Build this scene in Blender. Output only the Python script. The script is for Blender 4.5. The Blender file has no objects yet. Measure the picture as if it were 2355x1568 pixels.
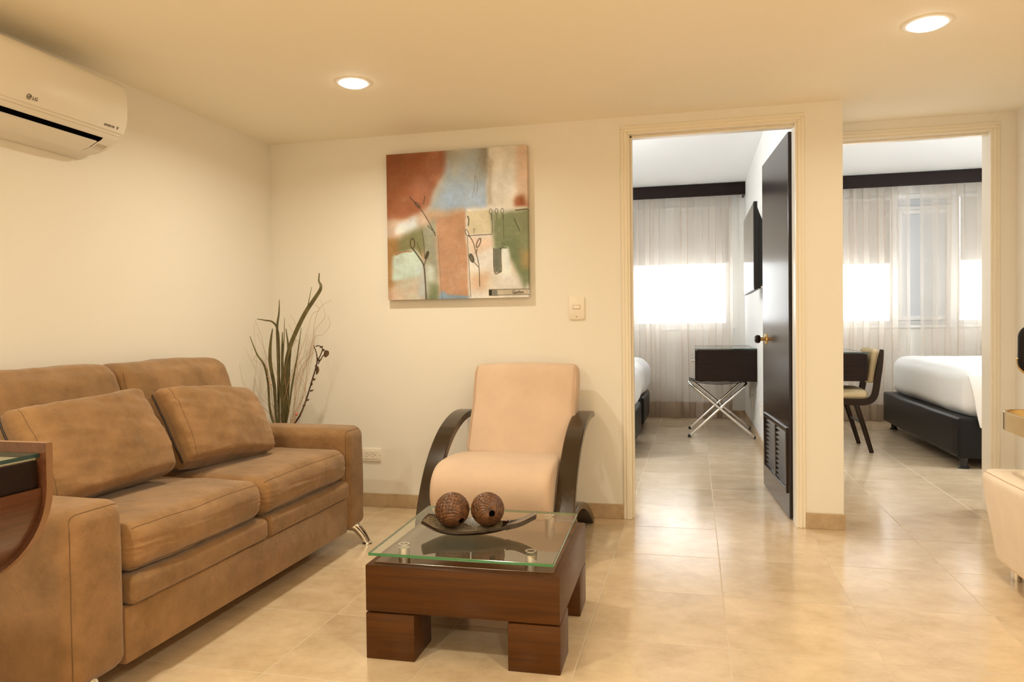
import bpy, bmesh, math, random
import numpy as np
from mathutils import Vector, Matrix, noise

C = bpy.context.scene.collection
S = bpy.context.scene
random.seed(7)

# ------------------------------------------------------------------ camera
cam = bpy.data.cameras.new('camera')
cam.sensor_fit = 'HORIZONTAL'
cam.sensor_width = 36.0
cam.lens = 26.011
cam.clip_start = 0.05
cam.clip_end = 200
camo = bpy.data.objects.new('camera', cam)
C.objects.link(camo)
_r = Vector((0.970903, 0.239004, -0.012))
_f = Vector((-0.239206, 0.970771, -0.019699))
_f.normalize()
_u = _r.cross(_f).normalized()
_r = _f.cross(_u).normalized()
M = Matrix((_r, _u, -_f)).transposed().to_4x4()
M.translation = Vector((0, 0, 1.0559))
camo.matrix_world = M
S.camera = camo

# ------------------------------------------------------------------ view, world, exposure
S.view_settings.view_transform = 'Standard'
S.view_settings.look = 'None'
S.view_settings.exposure = 0.0
S.view_settings.gamma = 1.0
S.view_settings.use_curve_mapping = False
S.cycles.max_bounces = 12
S.cycles.diffuse_bounces = 6
S.cycles.glossy_bounces = 5
S.cycles.transparent_max_bounces = 24
S.cycles.transmission_bounces = 8
S.cycles.sample_clamp_indirect = 6.0
S.cycles.caustics_reflective = False
S.cycles.caustics_refractive = False
world = bpy.data.worlds.new('world')
S.world = world
world.use_nodes = True
world.node_tree.nodes['Background'].inputs[0].default_value = (0.93, 0.97, 1.0, 1)
world.node_tree.nodes['Background'].inputs[1].default_value = 6.2

WARM = (0.92, 0.845, 0.655)
LIVING_W = 14.2
COOL = (0.93, 0.97, 1.0)
BED_FILL_W = 158.0  # glow strength of the added bedroom globes

def disk_light(name, loc, power, color, radius, spread=162):
    l = bpy.data.lights.new(name, 'AREA')
    l.shape = 'DISK'
    l.size = radius * 2
    l.energy = power
    l.color = color
    l.spread = math.radians(spread)
    o = bpy.data.objects.new(name, l)
    o.location = loc
    C.objects.link(o)
    return o

# key measures (metres)
XL, YW, HC = -2.4976, 4.043, 2.176        # left wall, back wall, living ceiling
DL, DR, DH = -0.3326, 0.5058, 2.08        # first doorway
PX = 0.7296                               # corner of the wall between the doorways
Y2, D2L, D2R = 4.521, 0.765, 1.5594       # second doorway, set back
XR = 1.681                                # wall beside the second doorway
YB, HB = 8.69, 2.60                       # bedrooms: window wall, ceiling
XP0 = 0.5505                              # bedroom face of the wall between the bedrooms

# ------------------------------------------------------------------ materials
def mat(name):
    m = bpy.data.materials.new(name)
    m.use_nodes = True
    nt = m.node_tree
    return m, nt, nt.nodes['Principled BSDF'], nt.nodes['Material Output']

def simple(name, col, rough=0.5, metal=0.0, spec=0.5, coat=0.0, sheen=0.0, bump=0.0, bscale=200.0, var=0.0, vscale=6.0, stretch=None, col2=None):
    m, nt, b, out = mat(name)
    b.inputs['Base Color'].default_value = (*col, 1)
    b.inputs['Roughness'].default_value = rough
    b.inputs['Metallic'].default_value = metal
    b.inputs['Specular IOR Level'].default_value = spec
    b.inputs['Coat Weight'].default_value = coat
    b.inputs['Coat Roughness'].default_value = 0.08
    b.inputs['Sheen Weight'].default_value = sheen
    N, L = nt.nodes, nt.links
    if var or bump:
        tc = N.new('ShaderNodeTexCoord')
        src = tc.outputs['Object']
        if stretch:
            mp = N.new('ShaderNodeMapping')
            mp.inputs['Scale'].default_value = stretch
            L.new(src, mp.inputs['Vector'])
            src = mp.outputs['Vector']
    if var:
        nz = N.new('ShaderNodeTexNoise')
        nz.inputs['Scale'].default_value = vscale
        nz.inputs['Detail'].default_value = 6
        nz.inputs['Roughness'].default_value = 0.6
        L.new(src, nz.inputs['Vector'])
        rp = N.new('ShaderNodeValToRGB')
        c2 = col2 if col2 else tuple(min(1, c * (1 + var)) for c in col)
        c1 = tuple(c * (1 - var) for c in col) if not col2 else col
        rp.color_ramp.elements[0].position = 0.32
        rp.color_ramp.elements[1].position = 0.68
        rp.color_ramp.elements[0].color = (*c1, 1)
        rp.color_ramp.elements[1].color = (*c2, 1)
        L.new(nz.outputs['Fac'], rp.inputs['Fac'])
        L.new(rp.outputs['Color'], b.inputs['Base Color'])
    if bump:
        n2 = N.new('ShaderNodeTexNoise')
        n2.inputs['Scale'].default_value = bscale
        n2.inputs['Detail'].default_value = 4
        L.new(src, n2.inputs['Vector'])
        bp = N.new('ShaderNodeBump')
        bp.inputs['Strength'].default_value = bump
        bp.inputs['Distance'].default_value = 0.01
        L.new(n2.outputs['Fac'], bp.inputs['Height'])
        L.new(bp.outputs['Normal'], b.inputs['Normal'])
    return m

def emissive(name, col, strength):
    m, nt, b, out = mat(name)
    b.inputs['Base Color'].default_value = (0.9, 0.9, 0.9, 1)
    b.inputs['Emission Color'].default_value = (*col, 1)
    b.inputs['Emission Strength'].default_value = strength
    return m

def glass_sheet(name, tint, ior):
    """a clear pane: reflects by Fresnel on the side that faces out, lets the rest through"""
    m, nt, b, out = mat(name)
    N, L = nt.nodes, nt.links
    N.remove(b)
    tr = N.new('ShaderNodeBsdfTransparent'); tr.inputs[0].default_value = (*tint, 1)
    gl = N.new('ShaderNodeBsdfGlossy'); gl.inputs['Roughness'].default_value = 0.01
    fr = N.new('ShaderNodeFresnel'); fr.inputs[0].default_value = ior
    ge = N.new('ShaderNodeNewGeometry')
    sub = N.new('ShaderNodeMath'); sub.operation = 'SUBTRACT'; sub.inputs[0].default_value = 1.0
    L.new(ge.outputs['Backfacing'], sub.inputs[1])
    mu = N.new('ShaderNodeMath'); mu.operation = 'MULTIPLY'
    L.new(fr.outputs[0], mu.inputs[0]); L.new(sub.outputs[0], mu.inputs[1])
    mx = N.new('ShaderNodeMixShader')
    L.new(mu.outputs[0], mx.inputs[0]); L.new(tr.outputs[0], mx.inputs[1]); L.new(gl.outputs[0], mx.inputs[2])
    L.new(mx.outputs[0], out.inputs['Surface'])
    return m

def cloth_sheer(name, col, clear, edge):
    m, nt, b, out = mat(name)
    N, L = nt.nodes, nt.links
    N.remove(b)
    tr = N.new('ShaderNodeBsdfTransparent'); tr.inputs[0].default_value = (1, 1, 1, 1)
    tl = N.new('ShaderNodeBsdfTranslucent'); tl.inputs[0].default_value = (*col, 1)
    df = N.new('ShaderNodeBsdfDiffuse'); df.inputs[0].default_value = (*col, 1)
    m1 = N.new('ShaderNodeMixShader'); m1.inputs[0].default_value = 0.5
    L.new(tl.outputs[0], m1.inputs[1]); L.new(df.outputs[0], m1.inputs[2])
    m2 = N.new('ShaderNodeMixShader')
    lw = N.new('ShaderNodeLayerWeight'); lw.inputs[0].default_value = 0.5
    mr = N.new('ShaderNodeMapRange')
    mr.inputs['To Min'].default_value = 1 - clear
    mr.inputs['To Max'].default_value = min(1.0, 1 - clear + edge)
    L.new(lw.outputs['Facing'], mr.inputs['Value'])
    L.new(mr.outputs[0], m2.inputs[0])
    L.new(tr.outputs[0], m2.inputs[1]); L.new(m1.outputs[0], m2.inputs[2])
    L.new(m2.outputs[0], out.inputs['Surface'])
    return m

def wood(name, c1, c2, rough, axis='X', coat=0.3, scale=1.0, spec=0.35):
    m, nt, b, out = mat(name)
    N, L = nt.nodes, nt.links
    tc = N.new('ShaderNodeTexCoord')
    mp = N.new('ShaderNodeMapping')
    sc = {'X': (1.2, 26, 26), 'Y': (26, 1.2, 26), 'Z': (26, 26, 1.2)}[axis]
    mp.inputs['Scale'].default_value = tuple(s * scale for s in sc)
    L.new(tc.outputs['Object'], mp.inputs['Vector'])
    nz = N.new('ShaderNodeTexNoise'); nz.inputs['Scale'].default_value = 2.2; nz.inputs['Detail'].default_value = 8
    nz.inputs['Roughness'].default_value = 0.65; nz.inputs['Distortion'].default_value = 0.4
    L.new(mp.outputs[0], nz.inputs['Vector'])
    rp = N.new('ShaderNodeValToRGB')
    rp.color_ramp.elements[0].position = 0.3; rp.color_ramp.elements[1].position = 0.72
    rp.color_ramp.elements[0].color = (*c1, 1); rp.color_ramp.elements[1].color = (*c2, 1)
    L.new(nz.outputs['Fac'], rp.inputs['Fac']); L.new(rp.outputs[0], b.inputs['Base Color'])
    b.inputs['Roughness'].default_value = rough
    b.inputs['Coat Weight'].default_value = coat
    b.inputs['Coat Roughness'].default_value = 0.15
    b.inputs['Specular IOR Level'].default_value = spec
    return m

def suede(name, c1, c2):
    m, nt, b, out = mat(name)
    N, L = nt.nodes, nt.links
    tc = N.new('ShaderNodeTexCoord')
    nz = N.new('ShaderNodeTexNoise'); nz.inputs['Scale'].default_value = 6.0; nz.inputs['Detail'].default_value = 8
    nz.inputs['Roughness'].default_value = 0.66; nz.inputs['Distortion'].default_value = 0.15
    L.new(tc.outputs['Object'], nz.inputs['Vector'])
    rp = N.new('ShaderNodeValToRGB')
    rp.color_ramp.elements[0].position = 0.36; rp.color_ramp.elements[1].position = 0.66
    rp.color_ramp.elements[0].color = (*c1, 1); rp.color_ramp.elements[1].color = (*c2, 1)
    L.new(nz.outputs['Fac'], rp.inputs['Fac']); L.new(rp.outputs[0], b.inputs['Base Color'])
    b.inputs['Roughness'].default_value = 0.85
    b.inputs['Specular IOR Level'].default_value = 0.15
    b.inputs['Sheen Weight'].default_value = 0.25
    b.inputs['Sheen Roughness'].default_value = 0.5
    n2 = N.new('ShaderNodeTexNoise'); n2.inputs['Scale'].default_value = 160; n2.inputs['Detail'].default_value = 3
    L.new(tc.outputs['Object'], n2.inputs['Vector'])
    bp = N.new('ShaderNodeBump'); bp.inputs['Strength'].default_value = 0.12; bp.inputs['Distance'].default_value = 0.01
    L.new(n2.outputs['Fac'], bp.inputs['Height'])
    n3 = N.new('ShaderNodeTexNoise'); n3.inputs['Scale'].default_value = 14; n3.inputs['Detail'].default_value = 3; n3.inputs['Distortion'].default_value = 1.2
    L.new(tc.outputs['Object'], n3.inputs['Vector'])
    bp2 = N.new('ShaderNodeBump'); bp2.inputs['Strength'].default_value = 0.22; bp2.inputs['Distance'].default_value = 0.02
    L.new(n3.outputs['Fac'], bp2.inputs['Height']); L.new(bp.outputs[0], bp2.inputs['Normal'])
    L.new(bp2.outputs[0], b.inputs['Normal'])
    return m

def tiles(name):
    """stone-look floor tiles, laid on the grid of the room"""
    m, nt, b, out = mat(name)
    N, L = nt.nodes, nt.links
    tc = N.new('ShaderNodeTexCoord')
    sep = N.new('ShaderNodeSeparateXYZ'); L.new(tc.outputs['Object'], sep.inputs[0])
    def math_(op, a, bb=None):
        n = N.new('ShaderNodeMath'); n.operation = op
        for i, v in enumerate((a, bb)):
            if v is None: continue
            if isinstance(v, (int, float)): n.inputs[i].default_value = v
            else: L.new(v, n.inputs[i])
        return n.outputs[0]
    def axis(o, off, per):
        t = math_('DIVIDE', math_('SUBTRACT', o, off), per)
        fl = math_('FLOOR', t)
        fr = math_('SUBTRACT', t, fl)
        d = math_('MULTIPLY', math_('MINIMUM', fr, math_('SUBTRACT', 1.0, fr)), per)
        return fl, d
    fx, dx = axis(sep.outputs['X'], 0.102, 0.4645)
    fy, dy = axis(sep.outputs['Y'], 2.479, 0.4782)
    d = math_('MINIMUM', dx, dy)
    mr = N.new('ShaderNodeMapRange'); mr.inputs['From Min'].default_value = 0.0012; mr.inputs['From Max'].default_value = 0.0024
    L.new(d, mr.inputs['Value'])
    cmb = N.new('ShaderNodeCombineXYZ'); L.new(fx, cmb.inputs[0]); L.new(fy, cmb.inputs[1])
    wn = N.new('ShaderNodeTexWhiteNoise'); wn.noise_dimensions = '2D'; L.new(cmb.outputs[0], wn.inputs['Vector'])
    add = N.new('ShaderNodeVectorMath'); add.operation = 'MULTIPLY_ADD'
    L.new(wn.outputs['Color'], add.inputs[0]); add.inputs[1].default_value = (9, 9, 9); L.new(tc.outputs['Object'], add.inputs[2])
    mp = N.new('ShaderNodeMapping'); mp.inputs['Scale'].default_value = (1.0, 1.25, 1.0); L.new(add.outputs[0], mp.inputs[0])
    nz = N.new('ShaderNodeTexNoise'); nz.inputs['Scale'].default_value = 5.0; nz.inputs['Detail'].default_value = 12; nz.inputs['Roughness'].default_value = 0.72
    nz.inputs['Distortion'].default_value = 0.1
    L.new(mp.outputs[0], nz.inputs['Vector'])
    rp = N.new('ShaderNodeValToRGB')
    e = rp.color_ramp.elements
    e[0].position = 0.30; e[1].position = 0.70
    e[0].color = (0.54, 0.40, 0.25, 1); e[1].color = (0.76, 0.605, 0.42, 1)
    L.new(nz.outputs['Fac'], rp.inputs['Fac'])
    hv = N.new('ShaderNodeHueSaturation')
    mrv = N.new('ShaderNodeMapRange'); mrv.inputs['To Min'].default_value = 0.94; mrv.inputs['To Max'].default_value = 1.06
    L.new(wn.outputs['Value'], mrv.inputs['Value']); L.new(mrv.outputs[0], hv.inputs['Value'])
    L.new(rp.outputs[0], hv.inputs['Color'])
    mx = N.new('ShaderNodeMix'); mx.data_type = 'RGBA'
    mx.inputs['A'].default_value = (0.62, 0.52, 0.38, 1)
    L.new(mr.outputs[0], mx.inputs['Factor']); L.new(hv.outputs[0], mx.inputs['B'])
    L.new(mx.outputs['Result'], b.inputs['Base Color'])
    rr = N.new('ShaderNodeMapRange'); rr.inputs['To Min'].default_value = 0.6; rr.inputs['To Max'].default_value = 0.19
    L.new(mr.outputs[0], rr.inputs['Value']); L.new(rr.outputs[0], b.inputs['Roughness'])
    b.inputs['Specular IOR Level'].default_value = 1.0
    bp = N.new('ShaderNodeBump'); bp.inputs['Strength'].default_value = 0.35; bp.inputs['Distance'].default_value = 0.002
    L.new(mr.outputs[0], bp.inputs['Height'])
    L.new(bp.outputs[0], b.inputs['Normal'])
    return m

MT = {}
MT['wall'] = simple('wall_paint', (0.84, 0.81, 0.755), 0.55, spec=0.3, bump=0.03, bscale=60)
MT['bedroom_wall'] = simple('bedroom_wall_paint', (0.86, 0.85, 0.82), 0.6, spec=0.3)
MT['ceiling'] = simple('ceiling_paint', (0.94, 0.885, 0.76), 0.6, spec=0.2, bump=0.02, bscale=40)
MT['bedroom_ceiling'] = simple('bedroom_ceiling_paint', (0.88, 0.88, 0.87), 0.7, spec=0.2)
MT['trim'] = simple('door_frame_enamel', (0.84, 0.78, 0.67), 0.28, spec=0.5)
MT['floor'] = tiles('floor_tiles')
MT['skirting'] = simple('skirting_tile', (0.50, 0.37, 0.235), 0.35, var=0.16, vscale=14)
MT['suede'] = suede('brown_suede', (0.205, 0.113, 0.047), (0.320, 0.178, 0.079))
MT['seam'] = simple('suede_stitching', (0.15, 0.08, 0.034), 0.9)
MT['zip'] = simple('dark_zip', (0.03, 0.017, 0.012), 0.5)
MT['chrome'] = simple('chrome', (0.82, 0.80, 0.77), 0.09, metal=1.0)
MT['steel'] = simple('brushed_steel', (0.72, 0.70, 0.66), 0.28, metal=1.0)
MT['brass'] = simple('aged_brass', (0.62, 0.44, 0.20), 0.25, metal=1.0)
MT['walnut'] = wood('walnut_stain', (0.045, 0.013, 0.001), (0.088, 0.030, 0.003), 0.34, 'X', 0.05, spec=0.22)
MT['espresso'] = wood('espresso_stain', (0.012, 0.006, 0.003), (0.028, 0.013, 0.006), 0.28, 'Z', 0.0, spec=0.22)
MT['espresso_x'] = wood('espresso_stain_long', (0.008, 0.004, 0.003), (0.020, 0.009, 0.006), 0.38, 'X', 0.0, spec=0.18)
MT['door_wood'] = wood('door_dark_stain', (0.010, 0.005, 0.004), (0.026, 0.013, 0.010), 0.2, 'Z', 0.0, spec=0.5)
MT['rosewood'] = wood('rosewood', (0.055, 0.018, 0.008), (0.12, 0.044, 0.018), 0.3, 'Y', 0.4)
MT['rosewood_edge'] = simple('rosewood_edge', (0.24, 0.125, 0.06), 0.45)
MT['cream_cloth'] = simple('cream_cloth', (0.66, 0.495, 0.375), 0.9, spec=0.1, sheen=0.15, bump=0.10, bscale=260, var=0.05, vscale=5)
MT['cream_leather'] = simple('cream_suede', (0.84, 0.71, 0.56), 0.6, spec=0.25, bump=0.05, bscale=120, var=0.04, vscale=8)
MT['linen'] = simple('white_linen', (0.92, 0.92, 0.92), 0.85, spec=0.1, bump=0.05, bscale=30)
MT['leather'] = simple('black_leather', (0.008, 0.007, 0.007), 0.42, spec=0.2, bump=0.05, bscale=180)
MT['plastic_black'] = simple('black_plastic', (0.008, 0.008, 0.008), 0.3)
MT['rubber'] = simple('black_rubber', (0.012, 0.012, 0.012), 0.7)
MT['shade_black'] = simple('painted_shade_black', (0.003, 0.003, 0.003), 0.9, spec=0.0)  # flat black standing in for shade inside openings
MT['screen'] = simple('screen_glass', (0.006, 0.006, 0.007), 0.04, spec=0.8)
MT['ac_white'] = simple('white_abs_plastic', (0.84, 0.80, 0.73), 0.35, spec=0.4)
MT['ac_grey'] = simple('warm_white_trim_plastic', (0.70, 0.64, 0.55), 0.4)
MT['ink'] = simple('grey_print', (0.10, 0.08, 0.06), 0.5)
MT['ink_pale'] = simple('pale_print', (0.50, 0.42, 0.32), 0.5)
MT['plate'] = simple('white_switch_plastic', (0.86, 0.80, 0.70), 0.3)
MT['plate_line'] = simple('switch_gap', (0.30, 0.22, 0.13), 0.6)
MT['glass'] = glass_sheet('table_glass', (0.95, 0.985, 0.955), 3.4)
MT['glass_edge'] = simple('green_glass_edge', (0.02, 0.16, 0.05), 0.08, spec=0.8)
MT['glass_edge_dark'] = simple('dark_glass_edge', (0.01, 0.04, 0.035), 0.08, spec=0.8)
MT['pane'] = glass_sheet('window_glass', (0.97, 0.98, 0.98), 1.45)
MT['frosted'] = simple('frosted_panel', (0.62, 0.66, 0.72), 0.4)
MT['window_frame'] = simple('white_window_frame', (0.82, 0.83, 0.84), 0.35)
MT['sheer'] = cloth_sheer('sheer_voile', (0.82, 0.74, 0.65), 0.60, 0.60)
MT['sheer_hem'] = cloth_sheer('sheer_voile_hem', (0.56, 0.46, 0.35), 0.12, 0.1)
MT['blind'] = cloth_sheer('roller_blind_cloth', (0.52, 0.49, 0.455), 0.0, 0.0)
MT['leaf'] = simple('dried_green_leaf', (0.115, 0.095, 0.032), 0.6, var=0.35, vscale=18)
MT['leaf_brown'] = simple('dried_brown_leaf', (0.10, 0.055, 0.02), 0.7, var=0.3, vscale=30)
MT['twig'] = simple('tan_twig', (0.42, 0.25, 0.11), 0.7, var=0.2, vscale=30)
MT['branch'] = simple('dark_branch', (0.06, 0.028, 0.014), 0.7)
MT['berry_pink'] = simple('pink_berry', (0.62, 0.18, 0.14), 0.25)
MT['berry_pale'] = simple('pale_berry', (0.62, 0.36, 0.24), 0.4)
MT['ceramic'] = simple('brown_ceramic', (0.12, 0.06, 0.03), 0.3, var=0.2)
MT['lacquer'] = simple('dark_lacquer', (0.020, 0.008, 0.005), 0.18, coat=0.5)
MT['lamp'] = emissive('lamp_diffuser', (1.0, 0.93, 0.80), 14.0)
MT['lamp_ring'] = simple('lamp_ring_white', (0.86, 0.82, 0.75), 0.4)
MT['fill_glow'] = emissive('fill_globe_neutral', COOL, BED_FILL_W)  # glow of the unseen globes added to the bedrooms

def wicker(name):
    m, nt, b, out = mat(name)
    N, L = nt.nodes, nt.links
    tc = N.new('ShaderNodeTexCoord')
    nz = N.new('ShaderNodeTexNoise'); nz.inputs['Scale'].default_value = 60; nz.inputs['Detail'].default_value = 5
    L.new(tc.outputs['Object'], nz.inputs['Vector'])
    rp = N.new('ShaderNodeValToRGB')
    rp.color_ramp.elements[0].position = 0.3; rp.color_ramp.elements[1].position = 0.75
    rp.color_ramp.elements[0].color = (0.055, 0.022, 0.010, 1); rp.color_ramp.elements[1].color = (0.20, 0.085, 0.036, 1)
    L.new(nz.outputs['Fac'], rp.inputs['Fac']); L.new(rp.outputs[0], b.inputs['Base Color'])
    b.inputs['Roughness'].default_value = 0.33
    return m
MT['wicker'] = wicker('woven_palm_strip')

def mottled(name):
    m, nt, b, out = mat(name)
    N, L = nt.nodes, nt.links
    tc = N.new('ShaderNodeTexCoord')
    vo = N.new('ShaderNodeTexVoronoi'); vo.inputs['Scale'].default_value = 250; vo.feature = 'DISTANCE_TO_EDGE'
    L.new(tc.outputs['Object'], vo.inputs['Vector'])
    rp = N.new('ShaderNodeValToRGB')
    rp.color_ramp.elements[0].position = 0.10; rp.color_ramp.elements[1].position = 0.22
    rp.color_ramp.elements[0].color = (0.02, 0.010, 0.005, 1); rp.color_ramp.elements[1].color = (0.42, 0.31, 0.17, 1)
    L.new(vo.outputs[0], rp.inputs['Fac']); L.new(rp.outputs[0], b.inputs['Base Color'])
    b.inputs['Roughness'].default_value = 0.4
    return m
MT['mottled'] = mottled('gold_crackle')

# ------------------------------------------------------------------ mesh helpers: a shape is (verts, faces)
def join(*parts):
    V, F = [], []
    for v, f in parts:
        n = len(V)
        V.extend([tuple(p) for p in v])
        F.extend([tuple(i + n for i in q) for q in f])
    return V, F

def box(x0, x1, y0, y1, z0, z1, bev=0.0, seg=2):
    bm = bmesh.new()
    bmesh.ops.create_cube(bm, size=1.0)
    for v in bm.verts:
        v.co = Vector((x0 + (v.co.x + .5) * (x1 - x0), y0 + (v.co.y + .5) * (y1 - y0), z0 + (v.co.z + .5) * (z1 - z0)))
    if bev > 0:
        bmesh.ops.bevel(bm, geom=bm.edges[:], offset=bev, segments=seg, profile=0.5, affect='EDGES')
    return from_bm(bm)

def from_bm(bm):
    bmesh.ops.recalc_face_normals(bm, faces=bm.faces[:])
    bm.verts.index_update()
    V = [tuple(v.co) for v in bm.verts]
    F = [tuple(v.index for v in f.verts) for f in bm.faces]
    bm.free()
    return V, F

def prism(pts, axis, a, b, bev=0.0, seg=2):
    """polygon pts (2-D) extruded along axis between a and b; X: pts are (y,z), Y: (x,z), Z: (x,y)"""
    def mk(p, t):
        return {'X': (t, p[0], p[1]), 'Y': (p[0], t, p[1]), 'Z': (p[0], p[1], t)}[axis]
    bm = bmesh.new()
    va = [bm.verts.new(mk(p, a)) for p in pts]
    vb = [bm.verts.new(mk(p, b)) for p in pts]
    n = len(pts)
    bm.faces.new(va); bm.faces.new(vb[::-1])
    for i in range(n):
        bm.faces.new((va[i], vb[i], vb[(i + 1) % n], va[(i + 1) % n]))
    if bev > 0:
        bmesh.ops.recalc_face_normals(bm, faces=bm.faces[:])
        ed = [e for e in bm.edges if len(e.link_faces) == 2 and e.calc_face_angle(0) > 0.6]
        bmesh.ops.bevel(bm, geom=ed, offset=bev, segments=seg, profile=0.5, affect='EDGES')
    return from_bm(bm)

def smooth_path(pts, n):
    """Catmull-Rom through pts"""
    P = [Vector(p) for p in pts]
    if len(P) < 3:
        return [P[0].lerp(P[-1], i / n) for i in range(n + 1)]
    out = []
    m = len(P) - 1
    for i in range(n + 1):
        t = i / n * m
        k = min(int(t), m - 1)
        u = t - k
        p1, p2 = P[k], P[k + 1]
        p0 = P[k - 1] if k > 0 else p1 * 2 - p2
        p3 = P[k + 2] if k + 2 <= m else p2 * 2 - p1
        out.append(0.5 * ((2 * p1) + (p2 - p0) * u + (2 * p0 - 5 * p1 + 4 * p2 - p3) * u * u + (3 * p1 - p0 - 3 * p2 + p3) * u ** 3))
    return out

def tube(path, r, n=10, caps=True, closed=False):
    P = [Vector(p) for p in path]
    m = len(P)
    rs = r if isinstance(r, (list, tuple)) else [r] * m
    V, F = [], []
    T = []
    for i in range(m):
        if closed:
            t = P[(i + 1) % m] - P[i - 1]
        else:
            t = P[min(i + 1, m - 1)] - P[max(i - 1, 0)]
        T.append(t.normalized() if t.length > 1e-9 else Vector((0, 0, 1)))
    up = Vector((0, 0, 1)) if abs(T[0].z) < 0.9 else Vector((1, 0, 0))
    nrm = T[0].cross(up).normalized()
    for i in range(m):
        nrm = (nrm - T[i] * nrm.dot(T[i]))
        nrm = nrm.normalized() if nrm.length > 1e-9 else T[i].orthogonal().normalized()
        bn = T[i].cross(nrm)
        for k in range(n):
            a = 2 * math.pi * k / n
            V.append(tuple(P[i] + (nrm * math.cos(a) + bn * math.sin(a)) * rs[i]))
    for i in range(m if closed else m - 1):
        j = (i + 1) % m
        for k in range(n):
            F.append((i * n + k, i * n + (k + 1) % n, j * n + (k + 1) % n, j * n + k))
    if caps and not closed:
        F.append(tuple(range(n))[::-1]); F.append(tuple((m - 1) * n + k for k in range(n)))
    return V, F

def lathe(prof, n=32, c=(0, 0, 0), axis='Z', caps=True):
    """prof: (radius, height) pairs"""
    V, F = [], []
    for r, h in prof:
        for k in range(n):
            a = 2 * math.pi * k / n
            x, y = r * math.cos(a), r * math.sin(a)
            p = {'Z': (x, y, h), 'X': (h, x, y), 'Y': (x, h, y)}[axis]
            V.append((p[0] + c[0], p[1] + c[1], p[2] + c[2]))
    m = len(prof)
    for i in range(m - 1):
        for k in range(n):
            F.append((i * n + k, i * n + (k + 1) % n, (i + 1) * n + (k + 1) % n, (i + 1) * n + k))
    if caps and prof[0][0] > 1e-6: F.append(tuple(range(n))[::-1])
    if caps and prof[-1][0] > 1e-6: F.append(tuple((m - 1) * n + k for k in range(n)))
    return V, F

def band(path, width, thick, axis_vec, ends=True, taper=None):
    """flat bent strip: path points, width along axis_vec, thickness along the normal of the path"""
    P = [Vector(p) for p in path]
    A = Vector(axis_vec).normalized()
    V, F = [], []
    m = len(P)
    bv = min(0.18 * thick, 0.004)
    for i in range(m):
        t = (P[min(i + 1, m - 1)] - P[max(i - 1, 0)]).normalized()
        nr = t.cross(A).normalized()
        th = thick * (taper[i] if taper else 1)
        w, h = width / 2, th / 2
        for a, b in ((-w + bv, -h), (w - bv, -h), (w, -h + bv), (w, h - bv), (w - bv, h), (-w + bv, h), (-w, h - bv), (-w, -h + bv)):
            V.append(tuple(P[i] + A * a + nr * b))
    for i in range(m - 1):
        for k in range(8):
            F.append((i * 8 + k, i * 8 + (k + 1) % 8, (i + 1) * 8 + (k + 1) % 8, (i + 1) * 8 + k))
    F.append(tuple(range(8))[::-1]); F.append(tuple((m - 1) * 8 + k for k in range(8)))
    bm = bmesh.new()
    vs = [bm.verts.new(v) for v in V]
    for f in F: bm.faces.new([vs[i] for i in f])
    return from_bm(bm)

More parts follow.
